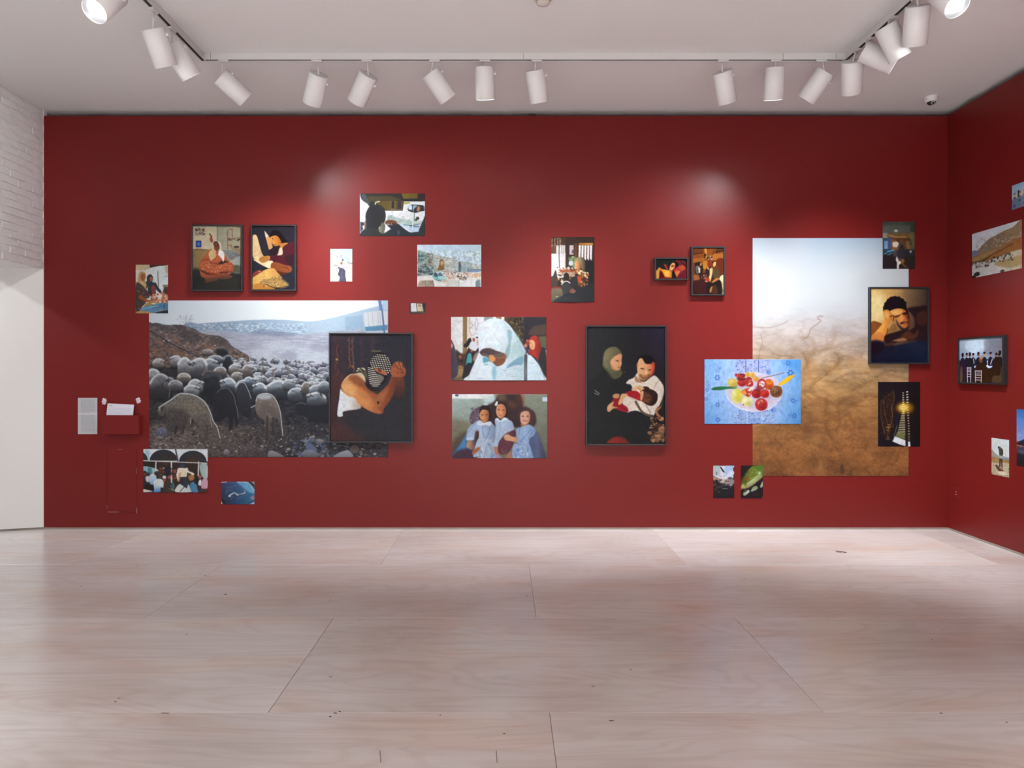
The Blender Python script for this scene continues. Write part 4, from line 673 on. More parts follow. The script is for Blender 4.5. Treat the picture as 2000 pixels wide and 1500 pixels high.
def pic_muralwall():
    s = Pic(815, 478, 940, 560, 1.6, 2).at(805, 468, 13.793)
    s.f('d4e8f8|c6e4fa|cfe8fa>dcecf6|d4eafa'); s.q('150 290 250 300 500 370 700 430 980 480 1250 570 1500 610 1870 690 1870 830 1500 880 1260 880 900 860 560 960 150 990', '8fa09e|b0b8b2|c2cac4|b4c4c8|c4ccc8', 1); s.n(.3, 3, 3, 4, '150 300 1870 900', 3); s.st(160, 380, 560, 900, 150, 12, 40, '5a8a86 3f6a6c 87a8a0 4a5a66 9fb8ae 6a7a7a', 5, .8, .6, .75, 60); s.st(430, 400, 560, 700, 40, 10, 24, 'a09070 8a7a6a 6a6458', 7, 1.2, .6, .8); s.st(560, 480, 1250, 860, 130, 8, 26, 'c4ccc4 8a9490 a8b0a0 d4d8d0 7a8688', 6, .9, .6, .7, 60); s.st(160, 700, 560, 940, 70, 14, 40, '3c4650 4a5058 5a7a78', 8, .8, .8, .8)
    s.p('690 800 740 640 740 570 800 525 850 570 865 700 860 800 760 830', '7a5c34|8a6a40', 1.2); s.p('765 640 780 580 830 580 840 650 800 690', 'c8a878', 1.2); s.st(700, 690, 860, 820, 30, 8, 20, 'a8783c 6a4c2a c09058', 9, .8, .6, .8); s.p('1245 720 1250 640 1280 590 1315 650 1320 740 1300 860 1250 860', '60686c', 1.2); s.st(980, 600, 1180, 800, 60, 10, 26, 'd4c8b8 8a8a84 b8a898 9aa8a0', 10, .5, .6, .8); s.r(1180, 640, 1240, 860, 'b8d0dc', 2, .8); s.r(1320, 720, 1440, 880, '8cb4c4', 2, .8); s.q('1470 780 1870 800 1870 850 1480 880', '8a98a4', 1.2); s.p('1530 850 1640 830 1780 840 1770 870 1540 880', '7a9ac8', 1); s.l('1480 790 1830 800', 10, '6a7a84', 1)
    s.q('150 990 560 960 900 900 1260 890 1870 870 1870 1290 150 1290', 'e4e2de|e6e6e2', 1.5); s.st(860, 860, 1500, 1060, 130, 12, 36, 'd8b8a4 b89484 e4d0c0 8a7468 c49c7c', 11, .6, .6, .85); s.st(1480, 890, 1860, 1020, 80, 10, 30, 'e0b888 d4a468 ecd4b4 c08c58', 12, .5, .6, .85); s.st(1260, 980, 1480, 1140, 70, 8, 22, '6a5c5c 3a3236 c8b8b4 8a7c7c', 13, .7, .5, .9); s.p('1200 970 1240 950 1260 1000 1220 1010', '4a6a5a', 1)
    s.p('550 1000 560 930 620 870 760 875 830 940 920 1010 930 1060 800 1110 700 1090 580 1040', '7cbcbc|86c4c4|a0d4d4', 1); s.p('600 900 660 890 690 960 680 1000 590 980', '3f5a64', 1); s.p('700 960 720 900 780 900 820 960 740 980', '5a7480', 1); s.p('690 1000 800 990 920 1010 900 1050 780 1060', 'b4dede', 1.2); s.p('580 1050 700 1090 800 1110 780 1120 680 1100', '3a4448', 1.2); s.p('640 880 700 870 740 880 690 910', 'd4cce0', 1)
    s.p('190 1290 190 1140 240 1090 540 1085 575 1130 575 1290', 'a89c8e|948678', 1.2); s.n(.3, 2, 4, 21, '200 1100 570 1280'); s.l('200 1110 400 1085 540 1090', 16, 'dcd8cc', 1); s.p('820 1140 840 1060 910 1070 920 1140 860 1145', 'c8b49c', 1); s.r(930, 1075, 1250, 1290, 'cfccc4|d8dad8', 1); s.r(1250, 1100, 1262, 1290, '8a8a88', .6); s.r(1262, 1090, 1700, 1290, 'e6eaec', 1); s.p('1715 1290 1710 1130 1760 1085 1820 1100 1830 1290', '6f868c|829aa0', 1); s.l('1720 1060 1840 1090', 10, '9a8c7c', 1); return s
def pic_balcony():
    s = Pic(1077, 463, 1161, 590, 1.7, 2).at(1065, 455, 10.345)
    s.f('3a2820'); s.r(120, 90, 420, 260, '4a3424', 2); s.r(120, 400, 430, 900, 'f2ece8|f0f0f4|d8ccc4', 2); s.r(125, 240, 230, 420, '6a4a3a', 2); s.r(225, 250, 405, 420, 'e4e0de', 1.2)
    for x in (275, 330, 370): s.r(x, 240, x+14, 420, '8a7a70', .8)
    for i in range(6):
        for j in range(4): s.l(f'{130+j*56} {130+i*30+(j%2)*10} {150+j*56} {105+i*30+(j%2)*10}', 12, 'dcc8a8' if (i+j) % 3 else 'a87c4c', .6, .75)
    s.l('290 100 280 400 290 700', 22, '6a6a60', 1, .8); s.r(410, 90, 490, 760, '3c2c22', 1.5); s.r(490, 250, 575, 440, 'c8b8bc', 1.5); s.r(575, 90, 680, 520, '4c3424', 1.5); s.l('620 110 620 520', 16, '7a5638', 1); s.r(580, 90, 985, 215, '33261e', 2)
    s.r(685, 205, 960, 245, 'b0702a|d8a040', 1.2)
    for i in range(5): s.q(f'{675+i*57} 250 {720+i*57} 250 {708+i*57} 560 {672+i*57} 520', 'eee6e8', .9)
    s.r(800, 560, 985, 1400, '1e1c20', 3); s.p('120 900 160 860 210 750 240 860 260 1080 130 1100', '4a4038', 2); s.st(250, 690, 620, 1000, 90, 12, 36, 'a8683c e0b48c 6a4028 c88a5c f0dcc4 4a3028', 3, .8, .7, .8, 60); s.p('470 520 540 480 620 500 600 640 480 660', '7a8a5c', 2); s.st(470, 460, 620, 740, 26, 12, 30, '8a9a6a 4a5a3c e4e8e0 5c6a4a', 4, .8, .8, .8); s.e(520, 610, 46, 50, 'ccd4dc', 0, 2); s.e(560, 380, 26, 40, '5a4a5a', 0, 1.5); s.p('430 600 450 500 480 560 460 640', '3c3428', 1.5); s.r(300, 740, 660, 800, 'a04c28', 3, .8); s.r(360, 790, 600, 880, 'd0b8a4', 2.5, .7)
    s.p('590 640 600 560 640 500 720 485 790 530 810 640 800 740 760 760 700 640 640 560', 'b8a880|8a8468|3a342c', 1.2); s.p('600 640 620 570 670 560 710 620 720 700 680 740 630 730', 'e8b888|d08850|9a5228', 1.2); s.p('580 790 640 740 720 740 800 760 840 860 860 980 760 1080 660 1010 640 860', '9a6a40|6a4428|2c2024', 1.5); s.p('640 760 720 750 780 800 740 860 680 840', 'ecd49c', 2); s.st(620, 760, 870, 1110, 110, 8, 26, 'd89a50 8a4a24 f0d8b0 3a2420 b86a34 2a1e22', 6, .9, .5, .85, 60); s.p('660 900 720 890 720 990 670 990', 'c8502c', 1.5)
    s.p('500 940 580 880 640 900 660 1040 700 1140 560 1160 500 1060', '2e2a30', 1.5); s.p('380 960 380 840 430 800 480 850 470 980', '2c2620', 1.5); s.p('320 1060 370 990 430 970 500 1020 500 1300 330 1300', '40403a|34343a', 1.2); s.l('330 1040 380 990 440 975 500 1010', 20, 'e4dcd0', 1); s.p('120 1130 330 1130 330 1390 120 1390', '7a6e5c>54503f', 1.5); s.p('300 1290 520 1180 700 1130 985 1000 985 1400 200 1400', '2c3034|24262a', 3); s.p('490 1190 540 1120 620 1180 560 1220', '9a5c48', 2, .8); s.e(235, 1285, 22, 8, 'd8d0bc', 0, 1); s.r(140, 1080, 320, 1120, '8a3c28', 2, .8); return s
def pic_recline():
    s = Pic(1281.5, 505, 1342, 544, 2.0, 2).at(1268, 470, 12.5)
    s.f('251c22'); s.p('160 440 700 440 500 600 300 640 160 700', '1e2424', 4); s.p('640 480 740 450 940 560 940 940 660 940 600 720', '6a2428', 3); s.p('600 720 700 620 740 600 760 720 680 800', 'b83038', 1.5); s.st(600, 600, 860, 780, 40, 8, 22, 'd04848 8a1c28 c85a40', 3, .8, .6, .7); s.p('750 620 860 580 880 680 780 730', 'b85030', 2); s.p('740 480 930 600 930 660 800 560', '3a2420', 2); s.p('620 760 760 730 660 900 640 880', 'd8743c', 2); s.p('700 900 860 720 930 760 920 930 700 930', '6a1c2c', 2.5)
    s.p('500 680 520 590 580 530 630 540 640 600 590 690 540 720 490 700', 'f0a860|f8c080|d07840', 1.2); s.p('540 640 560 580 620 600 600 620', '6a2c1c', 1.5, .8); s.p('500 600 520 540 620 500 700 520 720 600 640 650 640 560 580 520', '1c1218', 2); s.p('360 580 410 560 450 640 470 690 420 680', '9a3c24', 2); s.p('200 700 250 640 320 680 480 710 580 740 620 840 600 900 540 900 380 880 300 740 260 900 200 930 160 930 160 760', 'd88a3c|e8883c|f0a040|8a3020', 2); s.p('320 720 480 730 560 780 540 880 400 860', 'f0a830|ffc850|d87830', 3); s.p('170 750 240 720 230 920 170 930', 'e8b050', 2.5); s.p('260 740 310 740 380 880 280 920 250 900', '5a1414', 3); s.p('560 760 620 760 670 920 570 930', '231a20', 2); s.p('380 880 540 900 540 940 260 940', '8a2420', 2.5); return s
def pic_couple():
    s = Pic(1354, 484.5, 1413.5, 573.5, 2.0, 2).at(1268, 470, 12.5)
    s.f('8a4c22>7a3c1e>4a241c'); s.q('1070 160 1330 160 1330 300 1070 340', '6a3820', 1); s.l('1070 340 1330 300', 20, '3a2014', .8); s.q('1350 160 1410 160 1430 420 1400 440', 'c88a3c', 1); s.q('1420 160 1600 160 1580 320 1430 340', '8a4a20', 1.2); s.q('1630 170 1820 170 1820 250 1630 280', '5a3424', 1); s.l('1630 290 1820 250', 26, '2a1c18', 1); s.q('1560 340 1820 310 1820 470 1560 480', 'a8642c', 1.5); s.q('1070 440 1370 410 1370 500 1070 540', 'a05c28', 1.5); s.st(1360, 330, 1560, 480, 36, 8, 24, '3a3028 7a6a5c 1e1a1a c8b8a4', 3, .8, .6, .85); s.l('1560 330 1600 240', 14, '241a1c', 1); s.p('1310 530 1430 500 1440 640 1370 700 1310 640', 'b8782c', 2); s.p('1650 480 1830 460 1830 820 1740 820', '6a2c1c', 3); s.p('1440 490 1540 480 1540 620 1450 640', '7a3420', 2)
    s.p('1130 600 1150 540 1240 520 1310 560 1330 700 1300 800 1200 830 1130 780', '2c201c', 1.5); s.p('1260 560 1290 540 1290 600 1265 610', 'd89a70', 1.2); s.p('1150 630 1220 610 1260 680 1250 780 1180 800 1150 720', '5c5c58', 1.5); s.p('1215 660 1250 660 1260 760 1230 780', 'e4d4b4', 1.2); s.st(1140, 620, 1270, 800, 16, 8, 20, '8a8a88 3a3430', 5, .8, .6, .7)
    s.p('1540 560 1560 510 1620 490 1660 530 1650 600 1600 650 1560 620', '2a1c18', 1.2); s.p('1565 570 1590 520 1640 520 1640 580 1600 640 1570 620', 'e4a464', 1.2); s.p('1380 760 1420 660 1500 640 1560 660 1640 650 1720 720 1750 830 1720 930 1640 920 1560 1010 1480 1000 1400 980', '3a2c22', 1.5); s.p('1540 700 1600 660 1700 690 1740 820 1700 900 1580 900', '584430', 2.5); s.p('1480 720 1530 660 1560 700 1540 840 1500 990 1470 900', 'e0c890|d8b878', 1.2); s.p('1400 720 1480 700 1480 850 1420 860', '2a2220', 2); s.p('1420 640 1450 640 1480 690 1450 710', 'c8845c', 1.2)
    s.p('1240 820 1400 780 1440 900 1400 1010 1280 1010 1240 940', '3a201e', 2); s.st(1280, 820, 1440, 960, 26, 8, 22, '8a5a44 5a3a34 b08a70', 6, .8, .7, .7); s.p('1390 920 1460 900 1490 960 1440 1000 1380 990', 'a83c28', 1.5); s.e(1400, 990, 26, 12, 'e8dcc8', 0, 1); s.p('1100 840 1220 840 1240 960 1120 1000', '9a5a34', 3); s.p('1100 980 1400 1000 1440 1280 1090 1290', '3e1e1e', 3)
    s.p('1540 1000 1640 910 1720 920 1660 970 1580 1040', 'b8743c', 1.5); s.p('1740 870 1830 860 1830 1280 1780 1280 1760 1000 1720 960', 'ecd8b0|e0c898', 1.5); s.p('1420 1020 1560 1020 1720 950 1780 1080 1780 1290 1440 1290', '241c1e', 2); s.p('1490 1180 1540 1100 1570 1120 1550 1200 1500 1260', 'b8804c', 1.5); s.p('1560 1100 1640 1080 1680 1280 1540 1280', '4a2c20', 3); s.l('1790 1000 1790 1270', 16, '8a7044', 1.5, .7); return s
def pic_crowdarches():
    s = Pic(280, 877, 406, 962, 1.6, 2).at(270, 867, 13.699)
    s.f('3a322e'); s.r(130, 140, 1860, 470, 'e6ecf0|e2e8ee', 1); s.p('190 180 300 200 300 420 230 420', '9cc8e4', 3, .8)
    for cx, rx, y0, tt in ((680, 370, 155, 450), (1460, 370, 185, 490), (20, 240, 200, 450)):
        t = np.linspace(math.pi, 2*math.pi, 20); pts = np.stack([cx+rx*np.cos(t), tt+(tt-y0)*np.sin(t)], 1).ravel(); s.q(pts, '2e2e3c|363640|30303c', 1); s.q(np.stack([cx+rx*.86*np.cos(t), tt+(tt-y0)*.82*np.sin(t)], 1).ravel(), '34343c|3c3a3a|3a3430', 3)
    s.p('1300 470 1340 400 1460 390 1520 480', '5a3a28', 4, .8); s.q('975 140 1020 140 1090 500 1055 500', '4a4c58', 1); s.q('130 440 1860 505 1860 1290 130 1290', '3a302c', 1); s.r(680, 500, 800, 580, '5a3430', 3); s.p('130 470 460 490 440 640 130 590', '2e2a28', 2); s.p('130 600 480 660 540 720 520 800 130 780', '9cc0cc|a8c8d0', 1.5); s.p('260 640 350 650 370 790 270 780', '4a8894', 2); s.p('1640 560 1850 560 1850 920 1700 860', 'a8bcb8|b8ccc8', 2)
    for x in (475, 893, 1615): s.q(f'{x-17} 470 {x+17} 470 {x+8} 860 {x-26} 860', 'e2dedc', .8)
    s.q('130 436 1850 508 1850 530 130 462', 'eae6e4', .8); s.r(660, 630, 700, 660, 'c0d8dc', 1); s.l('705 640 705 780', 14, '7a8490', 1.2)
    s.e(605, 690, 50, 60, '8a4430', 0, 1.5); s.st(520, 640, 1040, 1000, 90, 14, 44, '4a3630 8a4a3c 2c2626 6a3c34 3c3440 a85a4c', 3, .9, 1, .8); s.p('720 640 860 620 860 860 700 850', '2c2630', 3); s.e(980, 720, 44, 60, 'a04c40', 0, 1.5); s.e(975, 660, 46, 30, '3a3020', 0, 1.5); s.r(1120, 510, 1240, 630, '33465c', 2)
    s.p('1040 760 1060 660 1150 640 1240 650 1320 640 1350 720 1480 780 1490 830 1420 850 1320 760 1300 860 1240 900 1130 880 1100 960 1060 990 1020 830', 'f0e8d4|ece0cc|f4ecdc', 1); s.p('1090 800 1140 760 1110 980 1070 1010', 'd88850', 2, .8); s.p('1340 860 1440 830 1500 870 1480 950 1380 980', 'b87c48', 2); s.p('1320 780 1420 800 1400 840 1330 830', '5a4034', 2)
    s.e(180, 760, 50, 40, '2a2626', 0, 1.2); s.e(165, 810, 40, 40, '8a4a28', 0, 1.5); s.p('130 880 200 880 240 1100 130 1180', '2c3440', 2); s.e(265, 810, 50, 50, '3c3440', 0, 1.5); s.p('200 880 290 870 290 1010 220 1000', 'e8d0d4', 1.5); s.e(490, 790, 56, 60, '4a3430', 0, 1.5); s.p('280 930 320 830 400 800 470 850 500 960 440 1060 340 1090', 'e2eaf2>7ab0e0', 1.2); s.e(585, 880, 52, 60, '4a4038', 0, 1.2); s.p('410 1060 450 970 540 930 640 950 690 1040 690 1160 600 1170 590 1270 420 1280 420 1160', 'e8eef0>dbe6ea>4a90dc', 1.2); s.e(700, 890, 50, 44, 'e8e8ee', 0, 1.2); s.e(700, 980, 36, 40, 'a84a44', 0, 1.5); s.e(825, 890, 44, 50, 'b04c3c', 0, 1.5); s.p('690 1050 800 960 880 1000 890 1280 700 1280', '453a34', 2); s.st(820, 1080, 980, 1280, 30, 10, 30, '9a9690 3a3844 5a5a6a', 6, .8, .8, .8); s.p('870 860 900 850 910 1020 880 1040', 'd8dce0', 1.5); s.p('920 1040 960 1060 950 1200 920 1200', '3a7a84', 2)
    s.p('1000 1280 1040 1130 1120 1070 1240 1090 1330 1070 1400 1180 1420 1280', 'e0e4e0|d6dedc', 1.2); s.p('1130 1060 1130 940 1200 880 1270 890 1310 980 1330 1100 1290 1180 1200 1120', '33343f|3c4252', 1.2); s.l('1120 1270 1240 1140', 20, '4a4a50', 1); s.p('1380 1110 1440 1020 1540 1050 1580 1180 1620 1270 1440 1280', '4c86b0|5c98c0', 1.5); s.p('1500 1040 1520 920 1580 880 1620 960 1600 1080', '2a2626', 1.5); s.p('1600 1080 1640 960 1690 980 1680 1110', 'e4e6e0', 1.5); s.e(1650, 880, 44, 50, 'a86c70', 0, 1.5); s.p('1690 1180 1700 1020 1740 930 1850 950 1850 1180 1760 1210', 'd8a4b8|d4b0c4', 1.5); s.p('1590 1110 1700 1190 1850 1200 1850 1280 1620 1280', '4a3430', 2.5); s.p('130 1210 280 1230 380 1270 130 1285', 'e4e0d8', 1.5); s.p('130 1180 260 1080 400 1110 420 1240 300 1230', '241c1e', 2); return s
def pic_bluecloth():
    s = Pic(432, 941, 497, 985, 2.0, 2).at(422, 931, 23.43)
    s.f('3c4468|46648e|4c88ac>2e3040|2a4a74|3a7a94'); s.p('960 240 1400 240 1600 380 1740 620 1740 760 1500 700 1200 460', '5c9cc8|7ab8d8', 5); s.l('960 255 1400 260 1560 380 1740 640', 30, 'c4d4ec', 1.5); s.q('1430 230 1740 240 1740 560 1640 400', '3a3c40', 1.2); s.q('1600 240 1745 240 1745 360', 'b8b4a4', 1.2); s.l('240 265 480 250', 34, 'd8d0d8', 1.2); s.p('240 1060 400 1100 420 1250 240 1250', '20242c', 4); s.q('236 1080 310 1250 236 1250', 'dcdcd8', 1.2); s.q('1360 1250 1740 1080 1740 1250', '2a4a64', 2); s.q('1500 1250 1740 1140 1740 1250', 'c4c8e4', 1.2); s.p('1560 940 1700 870 1745 900 1740 1010 1640 1050', 'a08a9c', 3)
    s.l('580 890 700 800 820 750 900 760 980 850 1000 800', 60, 'b8d0d4', 1.6, .9); s.p('580 890 640 850 700 880 640 930', 'a8d0e4', 1.5); s.e(820, 880, 70, 70, '54405c', 30, 4); s.l('1010 830 1180 780 1340 730', 50, 'a89cb4', 2, .9); s.l('1200 790 1340 740', 34, 'c8b0d4', 1.5); s.e(1310, 665, 26, 20, 'a8dcec', 0, 1.2); s.p('960 900 1080 860 1160 850 1060 910', '2c6050', 3); s.l('600 860 640 830 720 820 760 760', 20, 'e0ece8', 1.2, .8)
    for t in ('430 700 560 640 700 620', '440 770 560 700', '500 520 700 470 900 400', '680 1030 760 940', '960 1040 1060 960 1180 920'): s.l(t, 26, '7a8cac', 4, .6)
    return s
def pic_openbook():
    s = Pic(800, 592, 831, 613, 3.0, 2).at(790, 585, 40)
    s.f('3c302e'); s.p('1400 280 1660 290 1640 900 1500 900', '3a2c38', 3); s.q('500 290 900 290 980 960 510 970', 'e0e0e6|dcdce4|f0eae4', 1.5); s.q('960 300 1360 320 1470 920 1010 930', 'd6c8ae|cabfa0', 1.5); s.e(1130, 490, 44, 80, '6a5440', 0, 3); s.e(1240, 480, 44, 90, '6a5644', -10, 3); s.p('1050 320 1300 310 1300 340 1080 350', '5a4028', 2.5, .7); s.p('1260 760 1400 640 1440 900 1280 900', 'bcb888', 4, .8); s.e(760, 430, 110, 40, 'c4bcc4', 0, 4, .7); s.e(720, 620, 120, 14, 'b8c0c8', 0, 3, .7); s.r(420, 960, 1660, 1120, '443834|5a504a', 3); return s
def pic_room():
    s = Pic(1724, 433, 1787, 525, 2.0, 2).at(1705, 425, 13.64)
    s.f('4a504c|56605c|3c443c>6a6a62|6a6258|3c3a30'); s.r(270, 200, 1000, 420, '6c7470|686c6a', 5, .8); s.e(612, 352, 52, 30, 'f2f8f4', 0, 3); s.r(270, 410, 410, 545, 'a4a898|989c84', 2); s.p('410 430 960 430 1000 560 480 560', '8a6a44', 4); s.l('440 480 640 520 860 520', 40, 'd8a860', 5, .8); s.r(480, 560, 1000, 860, '9a6a34|7a5028|4a3420', 5); s.r(480, 545, 980, 575, '6a4420', 2); s.r(280, 550, 490, 840, '3a4a6a|5468a0', 2); s.r(305, 620, 400, 840, '88b0dc', 2); s.p('530 660 680 650 690 740 640 790 540 780', 'fff4dc', 2.5); s.r(520, 790, 660, 830, 'c07048', 3)
    s.p('980 420 1110 420 1110 860 1060 900 1020 640', '8a7a54|6a5c3c', 3); s.r(870, 620, 980, 850, '8a7450', 3); s.p('640 610 660 580 690 600 740 660 760 740 740 860 700 860 660 780 690 700', '4a4a54', 2); s.e(665, 605, 22, 24, '3a2a20', 0, 1.5); s.p('690 800 740 790 760 900 700 910', '3a3a4a', 2); s.st(760, 740, 900, 880, 24, 12, 30, '3a2420 6a3428 2a2420 8a5a44', 3, 1.2, 1, .8); s.p('280 850 440 840 580 870 560 920 400 990 290 1010', '2c5468', 2); s.l('330 960 400 910 480 880 560 870', 26, '8ccce0', 1.5); s.l('300 860 340 920 440 960', 24, '1c3a4c', 2); s.l('400 1000 520 940', 16, '9ab8c8', 1.5)
    s.p('280 1010 420 1000 540 940 620 1000 620 1380 280 1380', '261d20', 3); s.p('620 900 760 860 1110 860 1110 1100 760 1100', '33343e|2c3034', 5); s.p('760 1100 1110 1030 1110 1380 700 1380', '342a28|2a2220', 5); s.e(1000, 905, 26, 36, 'd8dcf0', 0, 3); s.r(970, 740, 1030, 840, '9a6a54', 3, .8); s.p('620 1060 660 1020 680 1140 740 1170 750 1210 710 1260 690 1370 640 1370 640 1200 610 1140', 'f0ead8', 1.8); s.p('750 1120 820 1100 840 1160 800 1230 860 1280 900 1330 820 1290 760 1210', 'a06a30', 2.5); s.e(580, 980, 44, 60, '5a4a44', 0, 3); s.p('640 940 760 940 760 1080 660 1080', '3a3440', 3); s.p('700 1250 760 1260 740 1370 700 1370', '1e1a18', 2); return s
def pic_restingman():
    s = Pic(1703.5, 564.5, 1810, 706.5, 1.6, 2).at(1690, 550, 8.8235)
    s.f('f0cc80|d8aa64|8a7050|4a4038>e8c078|c89858|6a4c38|3c302c>1a1a2c'); s.e(200, 440, 200, 260, 'f4e0a4', 0, 22, .8); s.e(460, 140, 200, 60, 'd8b068', 0, 14, .6)
    s.p('130 700 260 700 330 740 420 830 400 1000 130 1000', '8a5228|7a4420', 2); s.p('720 480 820 440 920 430 1060 460 1060 1000 860 1000 840 640', '2c1c20', 5); s.p('880 560 980 510 1060 530 1060 720 900 740', '4c2c24', 6, .8)
    s.p('325 500 335 420 380 340 430 285 500 262 580 270 650 310 700 370 715 460 740 520 760 640 700 560 640 500 540 470 440 510 380 490 340 540', '1c161a', 1.2); [s.e(x_, y_, 24, 18, '1c161a', 0, 1) for x_, y_ in ((345, 450), (370, 380), (410, 320), (460, 285), (520, 272), (585, 280), (645, 315), (690, 370))]
    s.p('440 520 500 480 600 465 680 490 730 560 745 660 730 760 680 795 620 770 570 710 540 640 490 580', 'e8a858|d88c48|b05c2c', 1.2); s.p('460 520 560 490 640 500 600 560 500 570', 'f4c070', 4, .8); s.p('500 600 580 575 620 560 600 590 540 625', '4a2418', 1.5, .8); s.p('650 540 720 520 735 560 680 575 640 560', '2a1618', 1.5, .85); s.p('600 600 640 580 660 640 630 690 600 660', 'f0a860', 2.5, .8); s.p('600 720 640 690 720 690 740 720 690 700 640 730', '2e1616', 1.8, .85); s.e(690, 720, 40, 12, 'b04c34', -25, 1.5, .9); s.p('540 640 580 720 640 790 700 800 740 760 740 830 640 830 560 740', '1e141c', 4, .85); s.p('690 570 750 560 760 700 740 800 720 660', '4a2018', 4, .7)
    s.p('325 560 340 500 400 485 440 520 480 590 490 640 440 700 400 800 370 900 330 1000 300 1040 220 1020 140 1010 140 930 220 840 300 740 350 650', 'e8a04c|e89a44|c07434', 1.2); s.p('340 560 380 510 430 560 420 640 370 620', 'f4bc6c', 4, .7); s.p('200 880 300 760 360 680 340 800 260 920', 'f0b058', 5, .7); s.p('140 930 240 860 330 890 320 1000 220 1020 140 1000', 'c8743c', 5, .7); s.l('440 600 500 590 490 680', 20, '6a3014', 2.5, .8)
    s.p('380 920 440 780 500 720 540 760 540 850 460 900', '9a7440|8a6038', 2.5); s.p('350 930 540 860 640 830 760 830 880 760 900 830 880 980 620 1020 400 1080', '2a1a1c', 3); s.p('620 950 680 870 760 850 840 900 900 800 890 940 760 990', '5a3224', 4, .9); s.p('480 1010 560 980 660 960 720 1000 600 1020', '9a6a48', 2.5); s.p('350 1110 420 1050 500 1040 480 1180 400 1190', '4a2c20', 4); s.p('130 1020 350 1030 380 1100 700 1060 1060 1040 1060 1390 130 1390', '17162a|141a30|16203a', 6, .9); s.p('130 1040 340 1050 300 1200 130 1260', '1c1220', 6); s.e(860, 1120, 160, 80, '20263c', 0, 14, .7); return s
def pic_fruit():
    s = Pic(1376, 702, 1564, 828, 1.4, 2).at(1366, 692, 9.5238)
    s.f('78aee4|9cc0ea|a4bce8|8cb8ea|5c9ee0>88b4e6|a0c0ec|a8bce4|9cbce8|6ca4de>5c98d8|88b0e2|8ca8d8|88b0e0|4c90d4'); s.n(.10, 1.2, 9, 2); s.r(660, 100, 1310, 400, 'aab8e0', 4, .8); s.r(650, 980, 1400, 1300, '98b2de', 4, .8)
    s.st(670, 110, 1310, 340, 300, 5, 14, '4a64b8 c4ccec 5c78c4 7c90d0', 3, .8, .4, .75, 80); s.st(660, 1040, 1390, 1290, 340, 5, 14, '3f60b0 c0ccea 5474bc 7c94d0', 4, .8, .4, .75, 80)
    for x in (865, 1100): s.l(f'{x} 110 {x} 330', 20, '4a4a9c', .7, .7); s.l(f'{x+20} 110 {x+20} 330', 9, 'd0d4f0', .6, .8)
    for x in (890, 1160): s.l(f'{x} 1060 {x} 1290', 14, 'c4d0ee', .6, .8)
    def flower(x, y, r, c='3058ac', a=.85):
        for k in range(6): s.e(x+math.cos(k*1.047)*r*.62, y+math.sin(k*1.047)*r*.62, r*.3, r*.24, c, k*60, .7, a)
    flower(335, 435, 62); flower(1690, 345, 70, '2a52b0'); flower(1740, 860, 50); flower(340, 935, 50); flower(345, 1210, 50); flower(1765, 1140, 54); flower(385, 250, 40, '5078c0', .7); flower(1650, 165, 56, '2c5cb4', .8); flower(150, 660, 44, '4468b0', .8); flower(130, 830, 40, '3a60ac', .8)
    s.st(110, 120, 480, 1280, 30, 14, 34, '5c88cc 6c94d4', 7, .8, 2.5, .5); s.st(1480, 480, 1880, 1280, 30, 14, 34, '4c80cc 5c8cd0', 8, .8, 2.5, .5); s.p('1560 110 1890 110 1890 300 1700 260', '3f8ede', 14, .6)
    for x, y in ((1330, 1030), (1250, 330)):
        for k in range(5): s.l(f'{x} {y} {x+90*math.cos(k*.5-.9)} {y+70*math.sin(k*.5-.9)}', 13, '4468b8', .8, .7)
    s.p('485 700 520 580 640 450 860 350 1040 330 1260 380 1440 460 1540 620 1530 780 1440 920 1280 1020 1100 1060 900 1050 700 980 560 860', 'c9c4d8|d4cce0|c4c0d8', 1); s.p('540 700 640 540 860 430 1200 430 1420 560 1440 760 1300 930 1000 1000 720 920', 'b9aec4', 6, .6); s.l('490 720 560 860 700 975 900 1045 1100 1055 1290 1015 1440 915', 12, 'e2e2f0', .8)
    s.p('225 640 320 605 480 598 640 610 720 640 560 640 400 665 260 665', '1f5a38|266a40|2e6a3a', .9)
    s.p('1465 560 1520 510 1620 430 1740 380 1765 400 1700 470 1600 540 1500 580', 'e2b018|f0be20|d8a010', .9); s.l('1180 435 1380 395 1575 345', 12, '8a4e44', .7)
    def ball(x, y, rx, ry, c, hi, lo, rot=0): s.e(x, y, rx, ry, c, rot, .8); s.e(x+rx*.3, y+ry*.4, rx*.6, ry*.5, lo, rot, 4, .55); s.e(x-rx*.3, y-ry*.3, rx*.4, ry*.35, hi, rot, 4, .7)
    ball(620, 530, 100, 84, 'cdb45c', 'e4d488', 'a88a34', 15); s.l('560 600 700 600', 14, '2e5a34', 1.5, .6); ball(700, 770, 110, 140, 'cfcf7c', 'ecebc0', 'b8a828', -5); s.e(730, 730, 60, 90, 'd4c22c', 10, 5, .7); ball(890, 880, 104, 92, 'dcd698', 'f0ecc4', 'b0a858'); s.e(820, 935, 10, 12, '4a3c28', 0, .7); ball(790, 530, 80, 70, 'b02a24', 'd85a48', '6a1418')
    s.p('660 370 760 360 840 370 850 420 780 460 690 430', 'b8282a', 1); s.st(690, 370, 840, 420, 26, 8, 16, '7a1418 d84c40 3a1014', 5, .8, .4); s.l('680 410 760 450 840 420', 9, 'd88a60', .8); s.p('700 440 860 440 860 480 740 490', '6a1c1c', 2)
    for x, y in ((900, 375), (985, 385)): ball(x, y, 42, 48, 'd8a838', 'f0cc70', 'a87a20')
